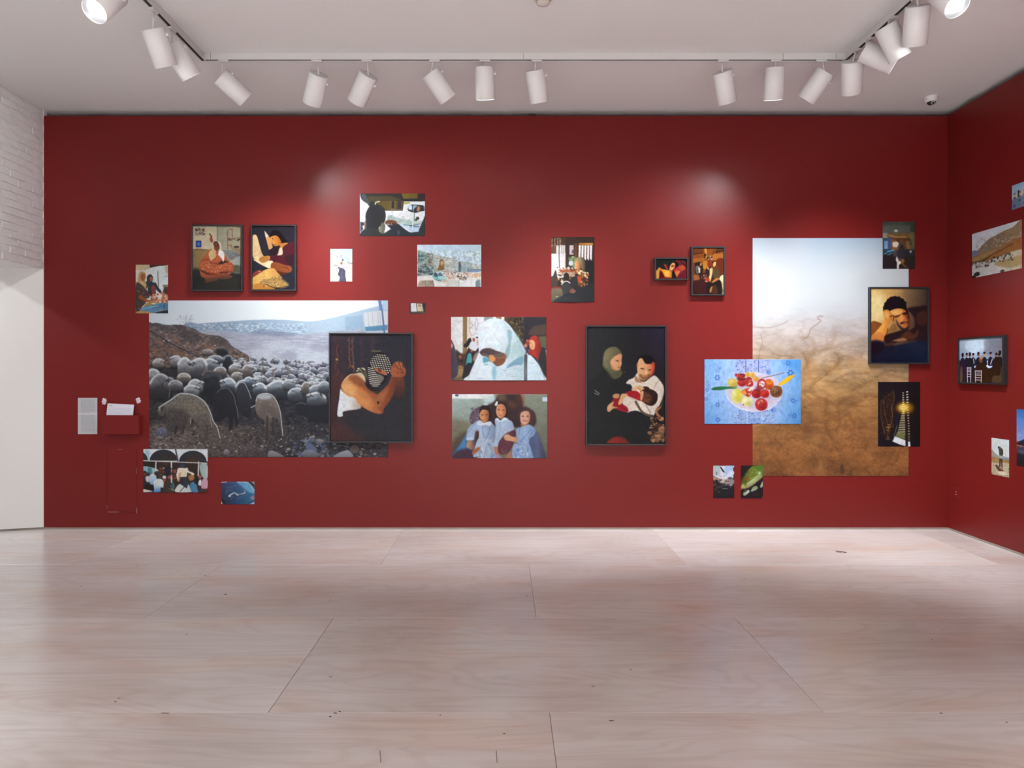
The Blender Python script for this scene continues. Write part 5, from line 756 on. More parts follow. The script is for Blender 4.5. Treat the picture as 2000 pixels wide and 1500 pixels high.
    ball(1050, 460, 52, 48, 'd89c38', 'ecc070', 'a8701c'); s.p('860 580 870 460 920 420 970 450 1000 560 960 600', 'a02424', 1); s.st(870, 440, 990, 590, 40, 8, 18, 'd87a64 e8c4b0 7a1418 b83830', 6, .9, .5, .85); ball(1290, 560, 90, 100, 'c8501c', 'e88a3c', '8a2c14'); s.e(1310, 520, 44, 40, 'e89a30', 0, 3, .8); s.e(1305, 512, 10, 12, '4a2a14', 0, .8); s.p('1080 610 1090 500 1160 450 1220 490 1240 570 1180 640', 'a82830', 1); s.p('1110 600 1120 510 1180 500 1220 550 1160 630', 'e8dccc', 1.5); s.st(1110, 490, 1230, 620, 26, 6, 15, '8a4a44 b87870 6a2c30', 7, .9, .5, .8); s.p('780 700 860 640 960 620 980 650 940 780 860 770', 'b83020', 1); s.p('780 700 850 660 870 740 820 740', 'e09040', 1.5); s.st(850, 650, 950, 770, 22, 8, 16, 'd86a54 e8d0bc 7a1414', 8, .9, .5, .85); s.p('920 640 990 610 990 640 930 690', 'e4dccc', 1.2)
    ball(1060, 730, 90, 86, 'a01c1c', 'c83c34', '5a0c10'); ball(1215, 730, 84, 78, 'b82820', 'dc5038', '6a1010'); s.e(1110, 640, 70, 50, '7a1218', 0, 4, .8); ball(1425, 690, 116, 110, '7a4a28', '9a7858', '4a2a14'); s.st(1340, 600, 1520, 780, 40, 10, 26, '8a5a34 5a3420 a08078 6a2a20', 9, .9, 1.2, .6); ball(1150, 930, 116, 116, 'b0242a', 'd85a50', '6a0e14'); s.p('1130 850 1160 840 1190 880 1170 910 1150 880', 'c8a068', 1.2); s.st(1060, 860, 1240, 1020, 26, 8, 20, 'c84a44 8a1820 d87a60', 10, 1.4, 1, .5); s.e(1100, 900, 14, 30, 'e8a8a0', 10, 1.5, .7); return s
def pic_blinds():
    s = Pic(1715, 746, 1797, 872, 1.8, 2).at(1705, 735, 10)
    s.f('17101a|1a1018|120c0e'); s.p('370 1270 430 1050 440 800 520 720 530 700 480 1000 420 1270', '141c28', 6)
    s.p('160 500 250 380 400 260 440 400 400 600 400 800 380 1000 320 1200 280 1230 200 1100 150 800', '2c1a16', 6, .9); s.st(160, 300, 410, 1150, 190, 5, 16, '6a4420 3a241c 8a6030 1c1014 54361e', 3, .8, .6, .7, 60)
    for t in ('400 280 415 450 370 640 400 790', '160 480 160 780 230 1120', '210 440 230 700 300 1000 280 1220', '350 500 380 760 350 1000'): s.l(t, 11, '9a7034', 1.2, .5)
    s.st(270, 940, 340, 1060, 20, 6, 16, 'a8742c d09838', 5, .6, .6, .8); s.st(260, 1180, 330, 1240, 10, 5, 12, 'b89868', 6, .8, .6, .8)
    s.e(620, 620, 170, 110, 'c88a10', 0, 12, .8); s.e(600, 610, 90, 70, 'ffe880', 0, 8, .9)
    for i in range(19):
        y = 320 + i*44.5; x0 = 578 - (i*.9 if i < 8 else 7.2+(i-8)*10); x1 = 600 + (i*3 if i < 6 else 18+(i-6)*1.4)
        br = 'f8f0d0' if i < 4 else ('fff0a0' if i < 9 else ('c8bc88' if i < 13 else 'b0a684'))
        s.q(f'{x0} {y} {x1} {y-6} {x1} {y+18} {x0} {y+22}', br, 1.1, .95)
        if i > 3: s.q(f'{x0} {y+22} {x1} {y+18} {x1} {y+40} {x0} {y+40}', 'e0b038' if i < 9 else '54503a', 1.2, .8)
    for i in range(17):
        y = 300 + i*51; x = 665 + i*2; c = 'f4ecd8' if i < 5 else ('f0c850' if i < 8 else 'c8a884')
        s.q(f'{x-18+i*.3} {y} {x+22} {y-10} {x+22} {y+14} {x-18+i*.3} {y+20}', c, 1.0)
    s.q('470 1090 620 1110 630 1230 440 1180', '7a7a4c', 3); s.q('380 1270 430 1170 640 1250 640 1365 520 1330', 'e6ebf4|eef2f8', 1.5); s.q('680 1270 725 1270 735 1370 680 1370', 'e4e8f4', 1.2); s.l('470 960 400 1240', 14, '6a7a54', 2, .8); s.r(640, 900, 680, 1370, '241c1e', 3); s.r(690, 1140, 720, 1260, '6a5c48', 3); return s
def pic_alley():
    s = Pic(1393, 909, 1434, 973, 2.0, 2).at(1383, 899, 17.094)
    s.f('1f1b20'); s.q('170 190 890 190 890 600 700 600 560 660 400 620 170 520', 'dcdce4|e4e4ec|c4d4f0', 1.5); s.p('580 200 840 210 760 400 560 520', 'a8c4f0', 6, .9); s.p('640 460 700 360 800 380 820 560 700 560', 'dce4f4', 5, .8); s.p('170 200 400 200 380 480 170 520', 'aabcc0', 5, .9); s.e(285, 440, 20, 60, '6a7a84', 0, 2); s.q('380 200 440 230 560 400 540 420 480 380', '1c2a2c', 1.2); s.q('830 250 895 230 895 390 840 370', '1a1c22', 1.5); s.q('840 480 895 440 895 620 840 600', '22242a', 2); s.e(870, 415, 20, 20, 'e4c8cc', 0, 1.2); s.st(370, 440, 540, 580, 12, 7, 16, '5a5a64', 3, .8, .6)
    s.q('170 540 340 590 330 680 170 670', 'b08c74', 2); s.r(340, 600, 380, 740, 'c8a898', 2); s.q('400 580 560 640 560 780 400 760', 'c4b8b4', 3); s.q('560 640 700 600 820 620 820 800 560 780', 'b09484', 2.5); s.p('660 580 780 560 790 640 680 640', '5c5c6c', 2); s.r(560, 685, 740, 712, '4a3834', 1.2); s.q('700 640 880 640 880 740 760 900 700 840', '8a8a92', 3); s.st(430, 720, 760, 980, 46, 12, 36, '3a302e 9aa0ac 5a4a44 c0c4d0 2a262a 7a6458', 4, .5, .7, .85); s.st(170, 660, 460, 1050, 50, 12, 40, '2a2026 4a3a3a 3a2e38 1c181c 6a5a58', 5, .8, 1, .8); s.p('430 980 880 900 890 1260 170 1260 170 1000', '1e1a1f', 6, .9); s.e(380, 1060, 30, 26, '5a4a50', 0, 2); s.l('190 950 300 990 380 1060', 20, '3e3438', 3, .8); s.l('480 940 660 950', 14, 'c8c8d0', 1.2, .8); return s
def pic_greenpod():
    s = Pic(1447, 909, 1490, 973, 2.0, 2).at(1383, 899, 17.094)
    s.f('1e1519'); s.p('1110 760 1240 500 1400 260 1560 190 1830 190 1830 520 1600 720 1400 860 1260 940 1110 900', '4a5a1c|74862c|5c7c34', 2.5); s.p('1520 200 1800 200 1800 330 1640 340', '4c7a24', 6, .9); s.p('1110 760 1180 560 1260 480 1280 700 1200 760', '5a5618', 6); s.st(1240, 280, 1660, 640, 130, 6, 18, '3c3a18 9aa848 6a5c24 2c2a16 b0b868', 3, .9, .6, .75, 60); s.e(1310, 620, 60, 52, '9a5218', 0, 3.5, .9); s.p('1260 880 1300 760 1420 680 1600 520 1760 480 1800 560 1600 740 1420 880 1270 940', 'a8b078|b4bc84|8a9a58', 2.5); s.l('1270 920 1440 830 1600 720 1800 560', 46, '9a8454', 3, .8); s.l('1330 780 1440 700 1520 640', 36, 'c4d4b0', 3, .8); s.e(1710, 430, 46, 44, 'd4ecd8', 0, 5); s.p('1110 860 1160 790 1240 840 1250 940 1110 940', 'a8a868', 2.5)
    s.p('1280 960 1500 860 1800 600 1830 560 1830 900 1830 1260 1110 1260 1110 1000', '1e1418', 5, .95); s.p('1430 1040 1480 920 1560 860 1640 870 1660 940 1580 1000', 'a8b494|8c9c70', 2); s.p('1730 880 1780 750 1830 700 1830 860 1760 910', 'a4b49c', 2); s.p('1170 1150 1190 1060 1260 1050 1320 990 1390 1010 1370 1070 1290 1140 1220 1180', '8ca070|c4d4c0|b0c4b4', 2); s.e(1235, 990, 16, 50, '6a6450', 0, 3); s.e(1105, 950, 16, 50, 'c08a54', 0, 2); s.e(1810, 1220, 14, 10, 'e0c8a0', 0, 1); s.e(1600, 1130, 90, 50, '33291c', 0, 6, .8); return s
def pic_highrise():
    s = Pic(0, 0, 48, 48, 2.4, 2)
    s.f('9cc8ee>c4e0f6>d8e6f0'); s.q('0 22 8 20 8 16 20 14 20 10 36 8 48 6 48 48 0 48', 'd6d0c8|e4ded4|c8c0b8', .8); s.q('0 28 22 26 22 48 0 48', '6a86ac|8498b8', 1)
    for i in range(4):
        for j in range(5): s.r(3+j*9, 16+i*8-j*.6, 7+j*9, 20+i*8-j*.6, '4a4a54' if (i*3+j) % 2 else '8a8078', .5, .85)
    s.l('12 14 12 26', 2.5, '2c2c34', .6); s.q('24 44 48 36 48 48 24 48', 'e8e4e0', .8); return s
def pic_hillside():
    s = Pic(0, 0, 120, 84, 2.0, 2)
    s.f('e2ecf6|eaf0f8'); s.p('0 36 14 34 28 26 44 18 60 15 80 11 100 9 124 5 124 90 -5 90 -5 38', '8a7c70|9a8468|a88c68', .7); s.p('0 33 10 33 16 40 0 44', '7a8aa4', 1); s.st(10, 12, 120, 40, 170, .6, 2.2, 'b8a48c 6a5c50 c8b8a0 8a745c', 3, .6, .4, .8); s.st(60, 22, 120, 38, 70, .7, 2.2, 'd8d0c8 e4dcd4 a89478', 4, .5, .4, .85); s.p('0 46 30 42 60 40 124 30 124 58 60 60 0 58', 'a0794c|a8743e|a4683a', 1); s.p('0 48 40 42 90 39 60 46 20 54 0 54', 'b8965c', 2, .8); s.l('20 56 60 46 100 38', 3, '6a4a2c', 1.2, .7); s.p('0 58 40 58 124 52 124 90 0 90', 'd8dce0|e0e0dc|c8b48c', 1); s.p('56 66 90 62 124 62 124 76 90 78', 'b89a64', 2, .85)
    s.st(0, 53, 100, 66, 110, .9, 3.0, '3c3428 54483a 2c281f 6a5a44', 5, .6, .5, .85); s.st(0, 62, 120, 84, 160, .5, 1.8, 'b8bcc0 f0f2f4 a8a49c 8a8478', 6, .5, .4, .7); s.e(38, 66, 6, 2, '5a4a34', 0, .6); s.e(13, 78, 8, 4, '3c3224', 0, .8); s.e(4, 83, 6, 4, '302820', 0, .8); s.e(76, 82, 5, 3, '5a5040', 0, .8); return s
def pic_banquet():
    s = Pic(0, 0, 110, 92, 2.0, 2).at(0, 0, 1)
    s.f('a0b0c4|b4c8de|90a0ba|70707a>6a7a98|8c9cb8|7080a0|56565e'); s.e(45, 14, 30, 16, 'c8e0f2', 0, 8, .8); s.r(64, 4, 110, 34, '6c6c74', 7, .6)
    for x in range(62, 108, 5): s.l(f'{x} 22 {x} 40', 1, '8c90a0', .5, .7)
    s.r(0, 44, 110, 92, '2c2428|241c20|261a14', 3); s.l('52 36 54 26 62 24 66 34', 1.8, 'b0b4b8', .6, .8)
    s.p('34 50 52 46 82 48 84 58 76 62 44 62 38 56', 'c4d0f4', .8)
    for x, y, sk in ((9, 34, '2a1a1c'), (20, 34, 'a0705a'), (28, 33, '2a2024'), (37, 35, 'b08a78'), (50, 33, '6a4a40'), (65, 33, 'b89a50'), (80, 34, 'a87860'), (94, 36, '8a5848'), (100, 38, 'a88470'), (102, 32, '221c20')):
        s.e(x, y, 3, 4.4, sk, 0, .6); s.e(x, y-2.6, 3, 2.4, '1e181c', 0, .6); s.p(f'{x-6} 56 {x-5} 43 {x} 39 {x+5} 43 {x+6} 56', '1e1c28', .8)
    s.p('4 74 5 46 10 40 15 48 18 74', '2e1a34', .8); s.l('38 42 39 52', 1.6, 'd8d8e0', .5); s.l('84 44 80 54', 2, 'c0b8b0', .5); s.p('86 62 90 44 100 42 106 56 104 70', '2a1a12', 1)
    s.p('42 62 48 54 56 50 64 54 76 66 80 92 42 92', '2e1c14|33200f', 1); s.e(56, 44, 5, 7, '6a4430', 0, .8); s.e(57, 40, 4, 3.6, 'a87c60', 0, .8); s.p('76 66 100 66 104 92 78 92', '2c1c10', 1.5)
    s.p('2 92 3 62 8 60 8 92', '5a4438', 1)
    for x0, y0, w, h in ((21, 60, 10, 32), (42, 67, 16, 26)):
        for k in (0, 1): s.l(f'{x0+k*w} {y0} {x0+k*(w-2)+1} {y0+h}', 1.5, 'ccc8d8', .5)
        for yy in (0, 9, 14, 19): s.l(f'{x0} {y0+yy} {x0+w} {y0+yy+.6}', 1.3, 'c4c0d0', .5)
        for k in range(1, 6): s.l(f'{x0+k*w/6} {y0} {x0+k*w/6} {y0+9}', .9, 'a8a4b8', .4)
    s.p('84 92 86 78 102 76 104 62 106 62 104 92', '4a3824', 1); return s
def pic_figure():
    s = Pic(0, 0, 46, 72, 2.4, 2)
    s.f('dce8ec|e6f0f4'); s.p('0 26 8 28 18 33 32 35 48 37 48 74 -2 74', 'a8a494|9ca0a0', .8); s.p('28 33 40 34 48 36 48 40 28 38', '8ca4b4', 1); s.p('0 38 20 38 48 40 48 52 0 50', 'b08c58|a8854e', 1); s.st(0, 28, 46, 50, 60, .5, 1.6, 'c8b898 7a6c54 d8ccb4', 3, .6, .5, .7); s.p('0 50 14 48 48 46 48 74 0 74', 'c8bca0|d0c0a0', 1); s.st(0, 48, 46, 72, 70, .6, 2.6, '8a7a60 e4dccc a8946c 6a5c48', 4, .5, .5, .8); s.p('10 53 16 52 24 58 32 60 28 64 18 62', '6a4c34', .8); s.p('14 66 30 62 42 66 30 70', 'e8dcc4', 1)
    s.p('20 17 23 16 30 20 31 28 28 34 22 34 20 24', '4c4844', .7); s.p('17 18 19 15 25 16 24 20 20 20', '3a3634', .6); s.e(23, 17.5, 2, 2.4, '8a7468', 0, .5); s.p('22 33 29 33 29 39 21 39', 'b8b4b0', .6); s.q('21 38 25 38 24 55 21 55', '302c2c', .6); s.q('25.5 38 29 38 29.5 55 26.5 55', '302c2c', .6); return s
def pic_dusk():
    s = Pic(0, 0, 40, 110, 2.0, 2)
    s.f('3a78c8>6a94dc>94a8e8>a0a4dc>8a88b8'); s.r(0, 62, 40, 72, 'c07858', 1.2); s.p('0 66 6 62 14 58 22 54 28 62 40 60 40 70 0 69', '2c2a3c', .7); s.p('0 74 10 72 40 70 40 112 0 112', '4c4c64>282630>1c1a20', 1.2); s.e(20, 82, 18, 4, '6a6a84', 0, 3, .6); s.r(0, 104, 40, 110, '2a221c', 2); return s
def pic_textpanel():
    s = Pic(152, 777, 190, 848, 3.0, 2).at(0, 0, 1); s.plain = True
    s.f('d6d7db'); s.r(152, 807.6, 190, 809.4, 'ececee', .4); s.text(158, 780, 185.5, 15, 1.78, .75, '8f9298', 3, .7); s.text(158, 811, 185.5, 19, 1.78, .75, '8f9298', 4, .7); return s
def pic_booklet():
    s = Pic(0, 0, 50, 30, 3.0, 2); s.plain = True; s.f('d2d2de'); s.text(3, 2.4, 14, 1, 2, .9, '5a5a66', 2, .9); s.text(3, 6, 46, 12, 1.9, .7, 'a4a6b4', 5, .6); return s
# ---------------------------------------------------------------- prints
def lin(c): return np.where(c <= .04045, c/12.92, ((c+.055)/1.055)**2.4)
def print_mesh(name, pic, w, h, th=.0015, curl=0.0, gain=1.0):
    # grid in the local XZ plane (x right, z up, facing -Y), with a thin skirt for the sheet's edge
    c = pic.out(); nh, nw = c.shape[:2]
    u = (np.arange(nw)/(nw-1)); v = (np.arange(nh)/(nh-1))
    U, V = np.meshgrid(u, v)
    X = (U-.5)*w; Z = (.5-V)*h
    Y = -curl*np.clip((V-.72)/.28, 0, 1)**2*(1-(2*U-1)**2)
    co = np.stack([X, Y, Z], -1).reshape(-1, 3)
    idx = np.arange(nh*nw).reshape(nh, nw)
    q = np.stack([idx[:-1, :-1], idx[1:, :-1], idx[1:, 1:], idx[:-1, 1:]], -1).reshape(-1, 4)
    ring = np.concatenate([idx[0, :-1], idx[:-1, -1], idx[-1, :0:-1], idx[:0:-1, 0]])
    bco = co[ring].copy(); bco[:, 1] += th
    base = nh*nw; n = len(ring); k = np.arange(n); k2 = (k+1) % n
    sk = np.stack([ring[k], ring[k2], base+k2, base+k], -1)
    co = np.concatenate([co, bco]); faces = np.concatenate([q, sk]).astype(np.int32)
    me = bpy.data.meshes.new(name)
    me.vertices.add(len(co)); me.vertices.foreach_set('co', co.astype(np.float32).ravel())
    me.loops.add(faces.size); me.loops.foreach_set('vertex_index', faces.ravel())
    me.polygons.add(len(faces)); me.polygons.foreach_set('loop_start', (np.arange(len(faces))*4).astype(np.int32))
    me.update(calc_edges=True)
    at = me.color_attributes.new('print', 'FLOAT_COLOR', 'POINT')
    L = np.clip(lin(c.reshape(-1, 3))*gain, 0, .92)
    L = np.concatenate([L, L[ring]*.9]); rgba = np.concatenate([L, np.ones((len(L), 1))], 1).astype(np.float32)
    at.data.foreach_set('color', rgba.ravel())
    return me
GAIN = 0.71
def sheet(name, pic, label, cat, layer=1, curl=0.0, gain=GAIN, group=None):
    x0, y0, x1, y1 = pic.b; y = -.0022*layer
    w = wx(x1, y)-wx(x0, y); h = wz(y0, y)-wz(y1, y)
    o = obj(name, print_mesh(name, pic, w, h, curl=curl, gain=gain), M['print'], None, (wx((x0+x1)/2, y), y, wz((y0+y1)/2, y)))
    return tag(o, label, cat, group)
def frame_bm(w, h, fw, dep, back=0.0):
    # mitred box frame in local XZ, front at y=-dep, back at y=0
    bm = bmesh.new()
    P = lambda s, y: [bm.verts.new((sx*(w/2-s), y, sz*(h/2-s))) for sx, sz in ((-1, -1), (1, -1), (1, 1), (-1, 1))]
    e = .0012
    rings = [P(0, -back), P(0, -dep+e), P(e, -dep), P(fw-e, -dep), P(fw, -dep+e), P(fw, -back-.004)]
    for a, b in zip(rings, rings[1:]):
        for i in range(4): bm.faces.new((a[i], b[i], b[(i+1) % 4], a[(i+1) % 4]))
    a, b = rings[-1], rings[0]
    bm.faces.new([v for v in P(fw, -back-.004)][::-1]); bmesh.ops.recalc_face_normals(bm, faces=bm.faces)
    return bm
def framed(name, pic, outer, label, dep=.042, rec=.012, gain=GAIN, back=0.0):
    ox0, oy0, ox1, oy1 = outer; yf = -dep
    X0, X1, Z1, Z0 = wx(ox0, yf), wx(ox1, yf), wz(oy0, yf), wz(oy1, yf)
    e = empty(name, ((X0+X1)/2, 0, (Z0+Z1)/2)); tag(e, label, 'picture')
    w, h = X1-X0, Z1-Z0; fw = .0135
    obj('frame', frame_bm(w, h, fw, dep, back), M['frame'], e)
    obj('print', print_mesh('print', pic, w-2*fw-.0006, h-2*fw-.0006, gain=gain), M['gloss'], e, (0, -dep+rec, 0))
    return e
# ---------------------------------------------------------------- photographs on the back wall
sheet('photo_mural', pic_sheep(), 'large frameless photo print of a flock of sheep on a stony hillside', 'photograph', gain=.665)
sheet('photo_mural', pic_aerial(), 'tall frameless photo print of brown desert seen from the air under pale sky', 'photograph', gain=.665)
framed('framed_photograph', pic_keffiyeh(), (642, 650, 806, 865), 'black-framed photo of a person in white tank top and checked headscarf, hands clasped', back=.004)
framed('framed_photograph', pic_family(), (1144, 635.5, 1302, 870), 'large black-framed photo of a couple holding a baby wrapped in red')
sheet('photo_print', pic_whitescarf(), 'frameless photo print of a person in a pale blue headscarf looking down', 'photograph', curl=.006)
sheet('photo_print', pic_girls(), 'frameless photo print of three girls in pale blue school dresses seated together', 'photograph')
sheet('photo_print', pic_kitchen(), 'small photo print of two women in headscarves at a table, overlapping the sheep print', 'photograph', 2)
framed('framed_photograph', pic_orangedress(), (373, 438.5, 473, 568.5), 'black-framed photo of a seated woman in orange dress and white headscarf')
framed('framed_photograph', pic_sleeper(), (489.5, 438.5, 578, 568), 'black-framed photo of a person in a maroon cardigan sleeping on an arm')
sheet('photo_print', pic_streetperson(), 'tiny pale photo print of one standing person in a grey skirt outdoors', 'photograph', gain=.60)
sheet('photo_print', pic_carride(), 'photo print of a driver seen from behind inside a car, highest on the wall', 'photograph')
sheet('photo_print', pic_muralwall(), 'photo print of a turquoise car before a long painted concrete wall', 'photograph')
sheet('photo_print', pic_balcony(), 'photo print of a sunlit older woman seated by bright barred windows', 'photograph', curl=.010)
framed('framed_photograph', pic_recline(), (1279, 503, 1345, 547), 'small landscape black-framed photo of a reclining person in orange light')
framed('framed_photograph', pic_couple(), (1350.5, 481, 1416.5, 577), 'small upright black-framed photo of two people seated in a brown room')
sheet('photo_print', pic_crowdarches(), 'photo print of a crowd under dark arches, overlapping the sheep print', 'photograph', 2)
sheet('photo_print', pic_bluecloth(), 'small photo print of a glossy blue surface with a white object', 'photograph')
sheet('photo_print', pic_openbook(), 'tiniest photo print on the wall, showing an open passport-like booklet', 'photograph')
sheet('photo_print', pic_room(), 'small photo print of a dim room with a lit window, overlapping the desert print', 'photograph', 2)
framed('framed_photograph', pic_restingman(), (1699, 560.5, 1815.5, 711), 'black-framed photo of a dark-haired man resting his head on one hand', back=.004)
sheet('photo_print', pic_fruit(), 'photo print of a plate of fruit on a blue patterned tablecloth', 'photograph', 2)
sheet('photo_print', pic_blinds(), 'dark photo print of low sun shining through window blinds', 'photograph', 2)
sheet('photo_print', pic_alley(), 'small photo print of a shadowy street beneath a bright sky', 'photograph')
sheet('photo_print', pic_greenpod(), 'small close-up photo print of a green leaf-like shape with pale blobs', 'photograph', 2)
# ---------------------------------------------------------------- photographs on the right wall (they face -X)
def rw(px, x=XR): d = x*F_PX/(px-VPX); return d-DEPTH
def rz(px, py, x=XR): d = x*F_PX/(px-VPX); return EYE+(VPY-py)*d/F_PX
def rsheet(name, pic, ya, yb, z0, z1, label, gain=GAIN):
    o = obj(name, print_mesh(name, pic, ya-yb, z1-z0, gain=gain), M['print'], None, (XR-.0022, (ya+yb)/2, (z0+z1)/2))
    o.rotation_euler.z = -math.pi/2; return tag(o, label, 'photograph')
rsheet('photo_print', pic_highrise(), rw(1977), rw(1977)-.30, rz(1977, 410), rz(1977, 363), 'photo print of pale apartment blocks under blue sky, top of the right wall')
rsheet('photo_print', pic_hillside(), rw(1899), rw(1996), rz(1899, 543.5), rz(1899, 457.5), 'photo print of a brown rocky hillside on the right wall')
rsheet('photo_print', pic_figure(), rw(1937), rw(1971), rz(1937, 926), rz(1937, 855), 'small photo print of one person standing on rocks, on the right wall')
rsheet('photo_print', pic_dusk(), rw(1986), rw(1986)-.22, rz(1986, 909), rz(1986, 799), 'photo print of a violet dusk sky cut off by the picture edge')
xf = XR-.042; ya, yb = rw(1869.5, xf), rw(1959, xf); z1_, z0_ = rz(1869.5, 661, xf), rz(1869.5, 749.5, xf)
e = empty('framed_photograph', (XR, (ya+yb)/2, (z0_+z1_)/2)); e.rotation_euler.z = -math.pi/2
tag(e, 'black-framed photo of guests around a banquet table, on the right wall', 'picture')
obj('frame', frame_bm(ya-yb, z1_-z0_, .0135, .042), M['frame'], e)
obj('print', print_mesh('print', pic_banquet(), ya-yb-.0276, z1_-z0_-.0276), M['gloss'], e, (0, -.030, 0))
# ---------------------------------------------------------------- wall text, leaflet holder, traces on the wall
sheet('text_panel', pic_textpanel(), 'white wall text panel with two paragraphs, left of the leaflet holder', 'sign')
def X(px, y=0): return wx(px, y)
dp = .052; hx0, hx1, hz0, hz1 = X(199, -dp), X(271, -dp), wz(848, -dp), wz(811, -dp)
hd = empty('leaflet_holder', ((hx0+hx1)/2, 0, hz0)); hw = (hx1-hx0)/2; hh = hz1-hz0
tag(hd, 'red painted leaflet holder box fixed to the red wall', 'holder')
obj('front_panel', boxbm(-hw, hw, -dp, -dp+.009, 0, hh, bev=.001), M['red'], hd)
for sgn in (-1, 1): obj('side_panel', boxbm(min(sgn*hw, sgn*(hw-.009)), max(sgn*hw, sgn*(hw-.009)), -dp+.009, 0, 0, hh, bev=.001), M['red'], hd)
obj('bottom_panel', boxbm(-hw+.009, hw-.009, -dp+.009, 0, 0, .009), M['red'], hd)
bk = obj('leaflet', print_mesh('leaflet', pic_booklet(), .250, .200, th=.004), M['print'], None, (X(237), -.030, wz(788)-.104))
bk.rotation_euler = (math.radians(-6), math.radians(3.0), 0); tag(bk, 'white printed leaflet leaning in the red holder', 'leaflet')
def dab(px, py, rx, rz_, seed):
    bm = bmesh.new(); rr = random.Random(seed); n = 18; ring = []; c = bm.verts.new((0, -.0045, 0)); mid = []
    for i in range(n):
        t = 2*math.pi*i/n; k = rr.uniform(.75, 1.2)
        ring.append(bm.verts.new((rx*k*math.cos(t), 0, rz_*k*math.sin(t)))); mid.append(bm.verts.new((rx*k*.6*math.cos(t), -rr.uniform(.002, .006), rz_*k*.6*math.sin(t))))
    for i in range(n):
        j = (i+1) % n; bm.faces.new((ring[i], ring[j], mid[j], mid[i])); bm.faces.new((mid[i], mid[j], c))
    bmesh.ops.recalc_face_normals(bm, faces=bm.faces)
    o = obj('adhesive_dab', bm, M['tape'], None, (X(px), 0, wz(py))); return o
tag(dab(203.5, 784.5, .024, .034, 1), 'whitish adhesive residue on the wall above the holder, nearer the text panel', 'residue', 'adhesive marks above the leaflet holder')
tag(dab(270, 782.5, .023, .030, 2), 'whitish adhesive residue on the wall above the holder, nearer the sheep print', 'residue', 'adhesive marks above the leaflet holder')
ap = empty('access_panel', ((X(209)+X(268))/2, 0, (wz(877)+wz(1000))/2)); aw, ah = (X(268)-X(209))/2, (wz(877)-wz(1000))/2
tag(ap, 'flush red access panel outlined low on the wall below the leaflet holder', 'panel')
obj('cover', boxbm(-aw+.004, aw-.004, -.0035, 0, -ah+.004, ah-.004, bev=.0012), M['red'], ap)
for (a, b_, c, d_) in ((-aw, aw, ah-.003, ah), (-aw, aw, -ah, -ah+.003)): obj('edge_trim', boxbm(a, b_, -.0022, 0, c, d_), M['red'], ap)
for sg in (-1, 1): obj('edge_trim', boxbm(min(sg*aw, sg*(aw-.003)), max(sg*aw, sg*(aw-.003)), -.0022, 0, -ah+.003, ah-.003), M['red'], ap)
for (u, v, w_, h_) in ((-.9, -1, .09, .006), (-.55, -1.0, .05, .004), (.98, -.96, .006, .05), (-1, -.84, .005, .03), (.97, -.90, .005, .03), (-.3, .985, .05, .003), (.96, .3, .004, .06)):
    obj('paint_chip', boxbm(u*aw-(0 if u < .9 else w_/2), u*aw+(w_ if u < .9 else w_/2), -.0042, 0, v*ah-h_/2, v*ah+h_/2, bev=.001), M['chip'] if abs(v) < 1.1 else None, ap)
ol = empty('wall_outlet', (XR, (rw(1864)+rw(1873))/2, wz(963, rw(1868)))); ol.rotation_euler.z = -math.pi/2; tag(ol, 'red painted power outlet with pale sockets low on the right wall', 'outlet')
obj('cover_plate', boxbm(-.037, .037, -.006, 0, -.060, .060, bev=.002), M['red'], ol)
for zz in (-.012, .012): obj('socket_slot', boxbm(-.006, .006, -.0072, -.004, zz-.004, zz+.004, bev=.001), M['cream'], ol)
tag(obj('cable_clip', boxbm(X(1032), X(1045), .006, .05, ZT-.001, ZT+.018, bev=.002), M['dark']), 'small black clip on the top edge of the red wall', 'clip')
# ---------------------------------------------------------------- ceiling fittings
sd = empty('smoke_detector', (wx(1061, -2.06), -2.06, ZC)); tag(sd, 'beige smoke detector on the ceiling at the top picture edge', 'smoke detector')
obj('base', lathe(bmesh.new(), [(.058, 0), (.058, -.012), (.052, -.016), (.03, -.016)], 36), M['smoke'], sd)
obj('sensor_ring', lathe(bmesh.new(), [(.044, -.014), (.046, -.026), (.040, -.030)], 36), M['dark'], sd)
obj('cap', lathe(bmesh.new(), [(.046, -.028), (.046, -.033), (.038, -.044), (.020, -.052), (.0005, -.054)], 36), M['smoke'], sd)
dc = empty('dome_camera', (wx(1819, -.33), -.33, ZC)); tag(dc, 'white dome security camera on the ceiling near the right corner', 'camera')
obj('housing', lathe(bmesh.new(), [(.058, 0), (.058, -.012), (.055, -.030), (.040, -.046), (.034, -.047)], 36), M['lampw'], dc)
obj('dome', lathe(bmesh.new(), [(.036, -.044), (.034, -.056), (.026, -.066), (.012, -.072), (.0005, -.073)], 28), M['dark'], dc)
obj('lens_ring', lathe(bmesh.new(), [(.016, 0), (.016, -.006), (.010, -.006)], 20, Matrix.Translation((0, -.024, -.060)) @ Matrix.Rotation(math.radians(-50), 4, 'X')), M['reflector'], dc)
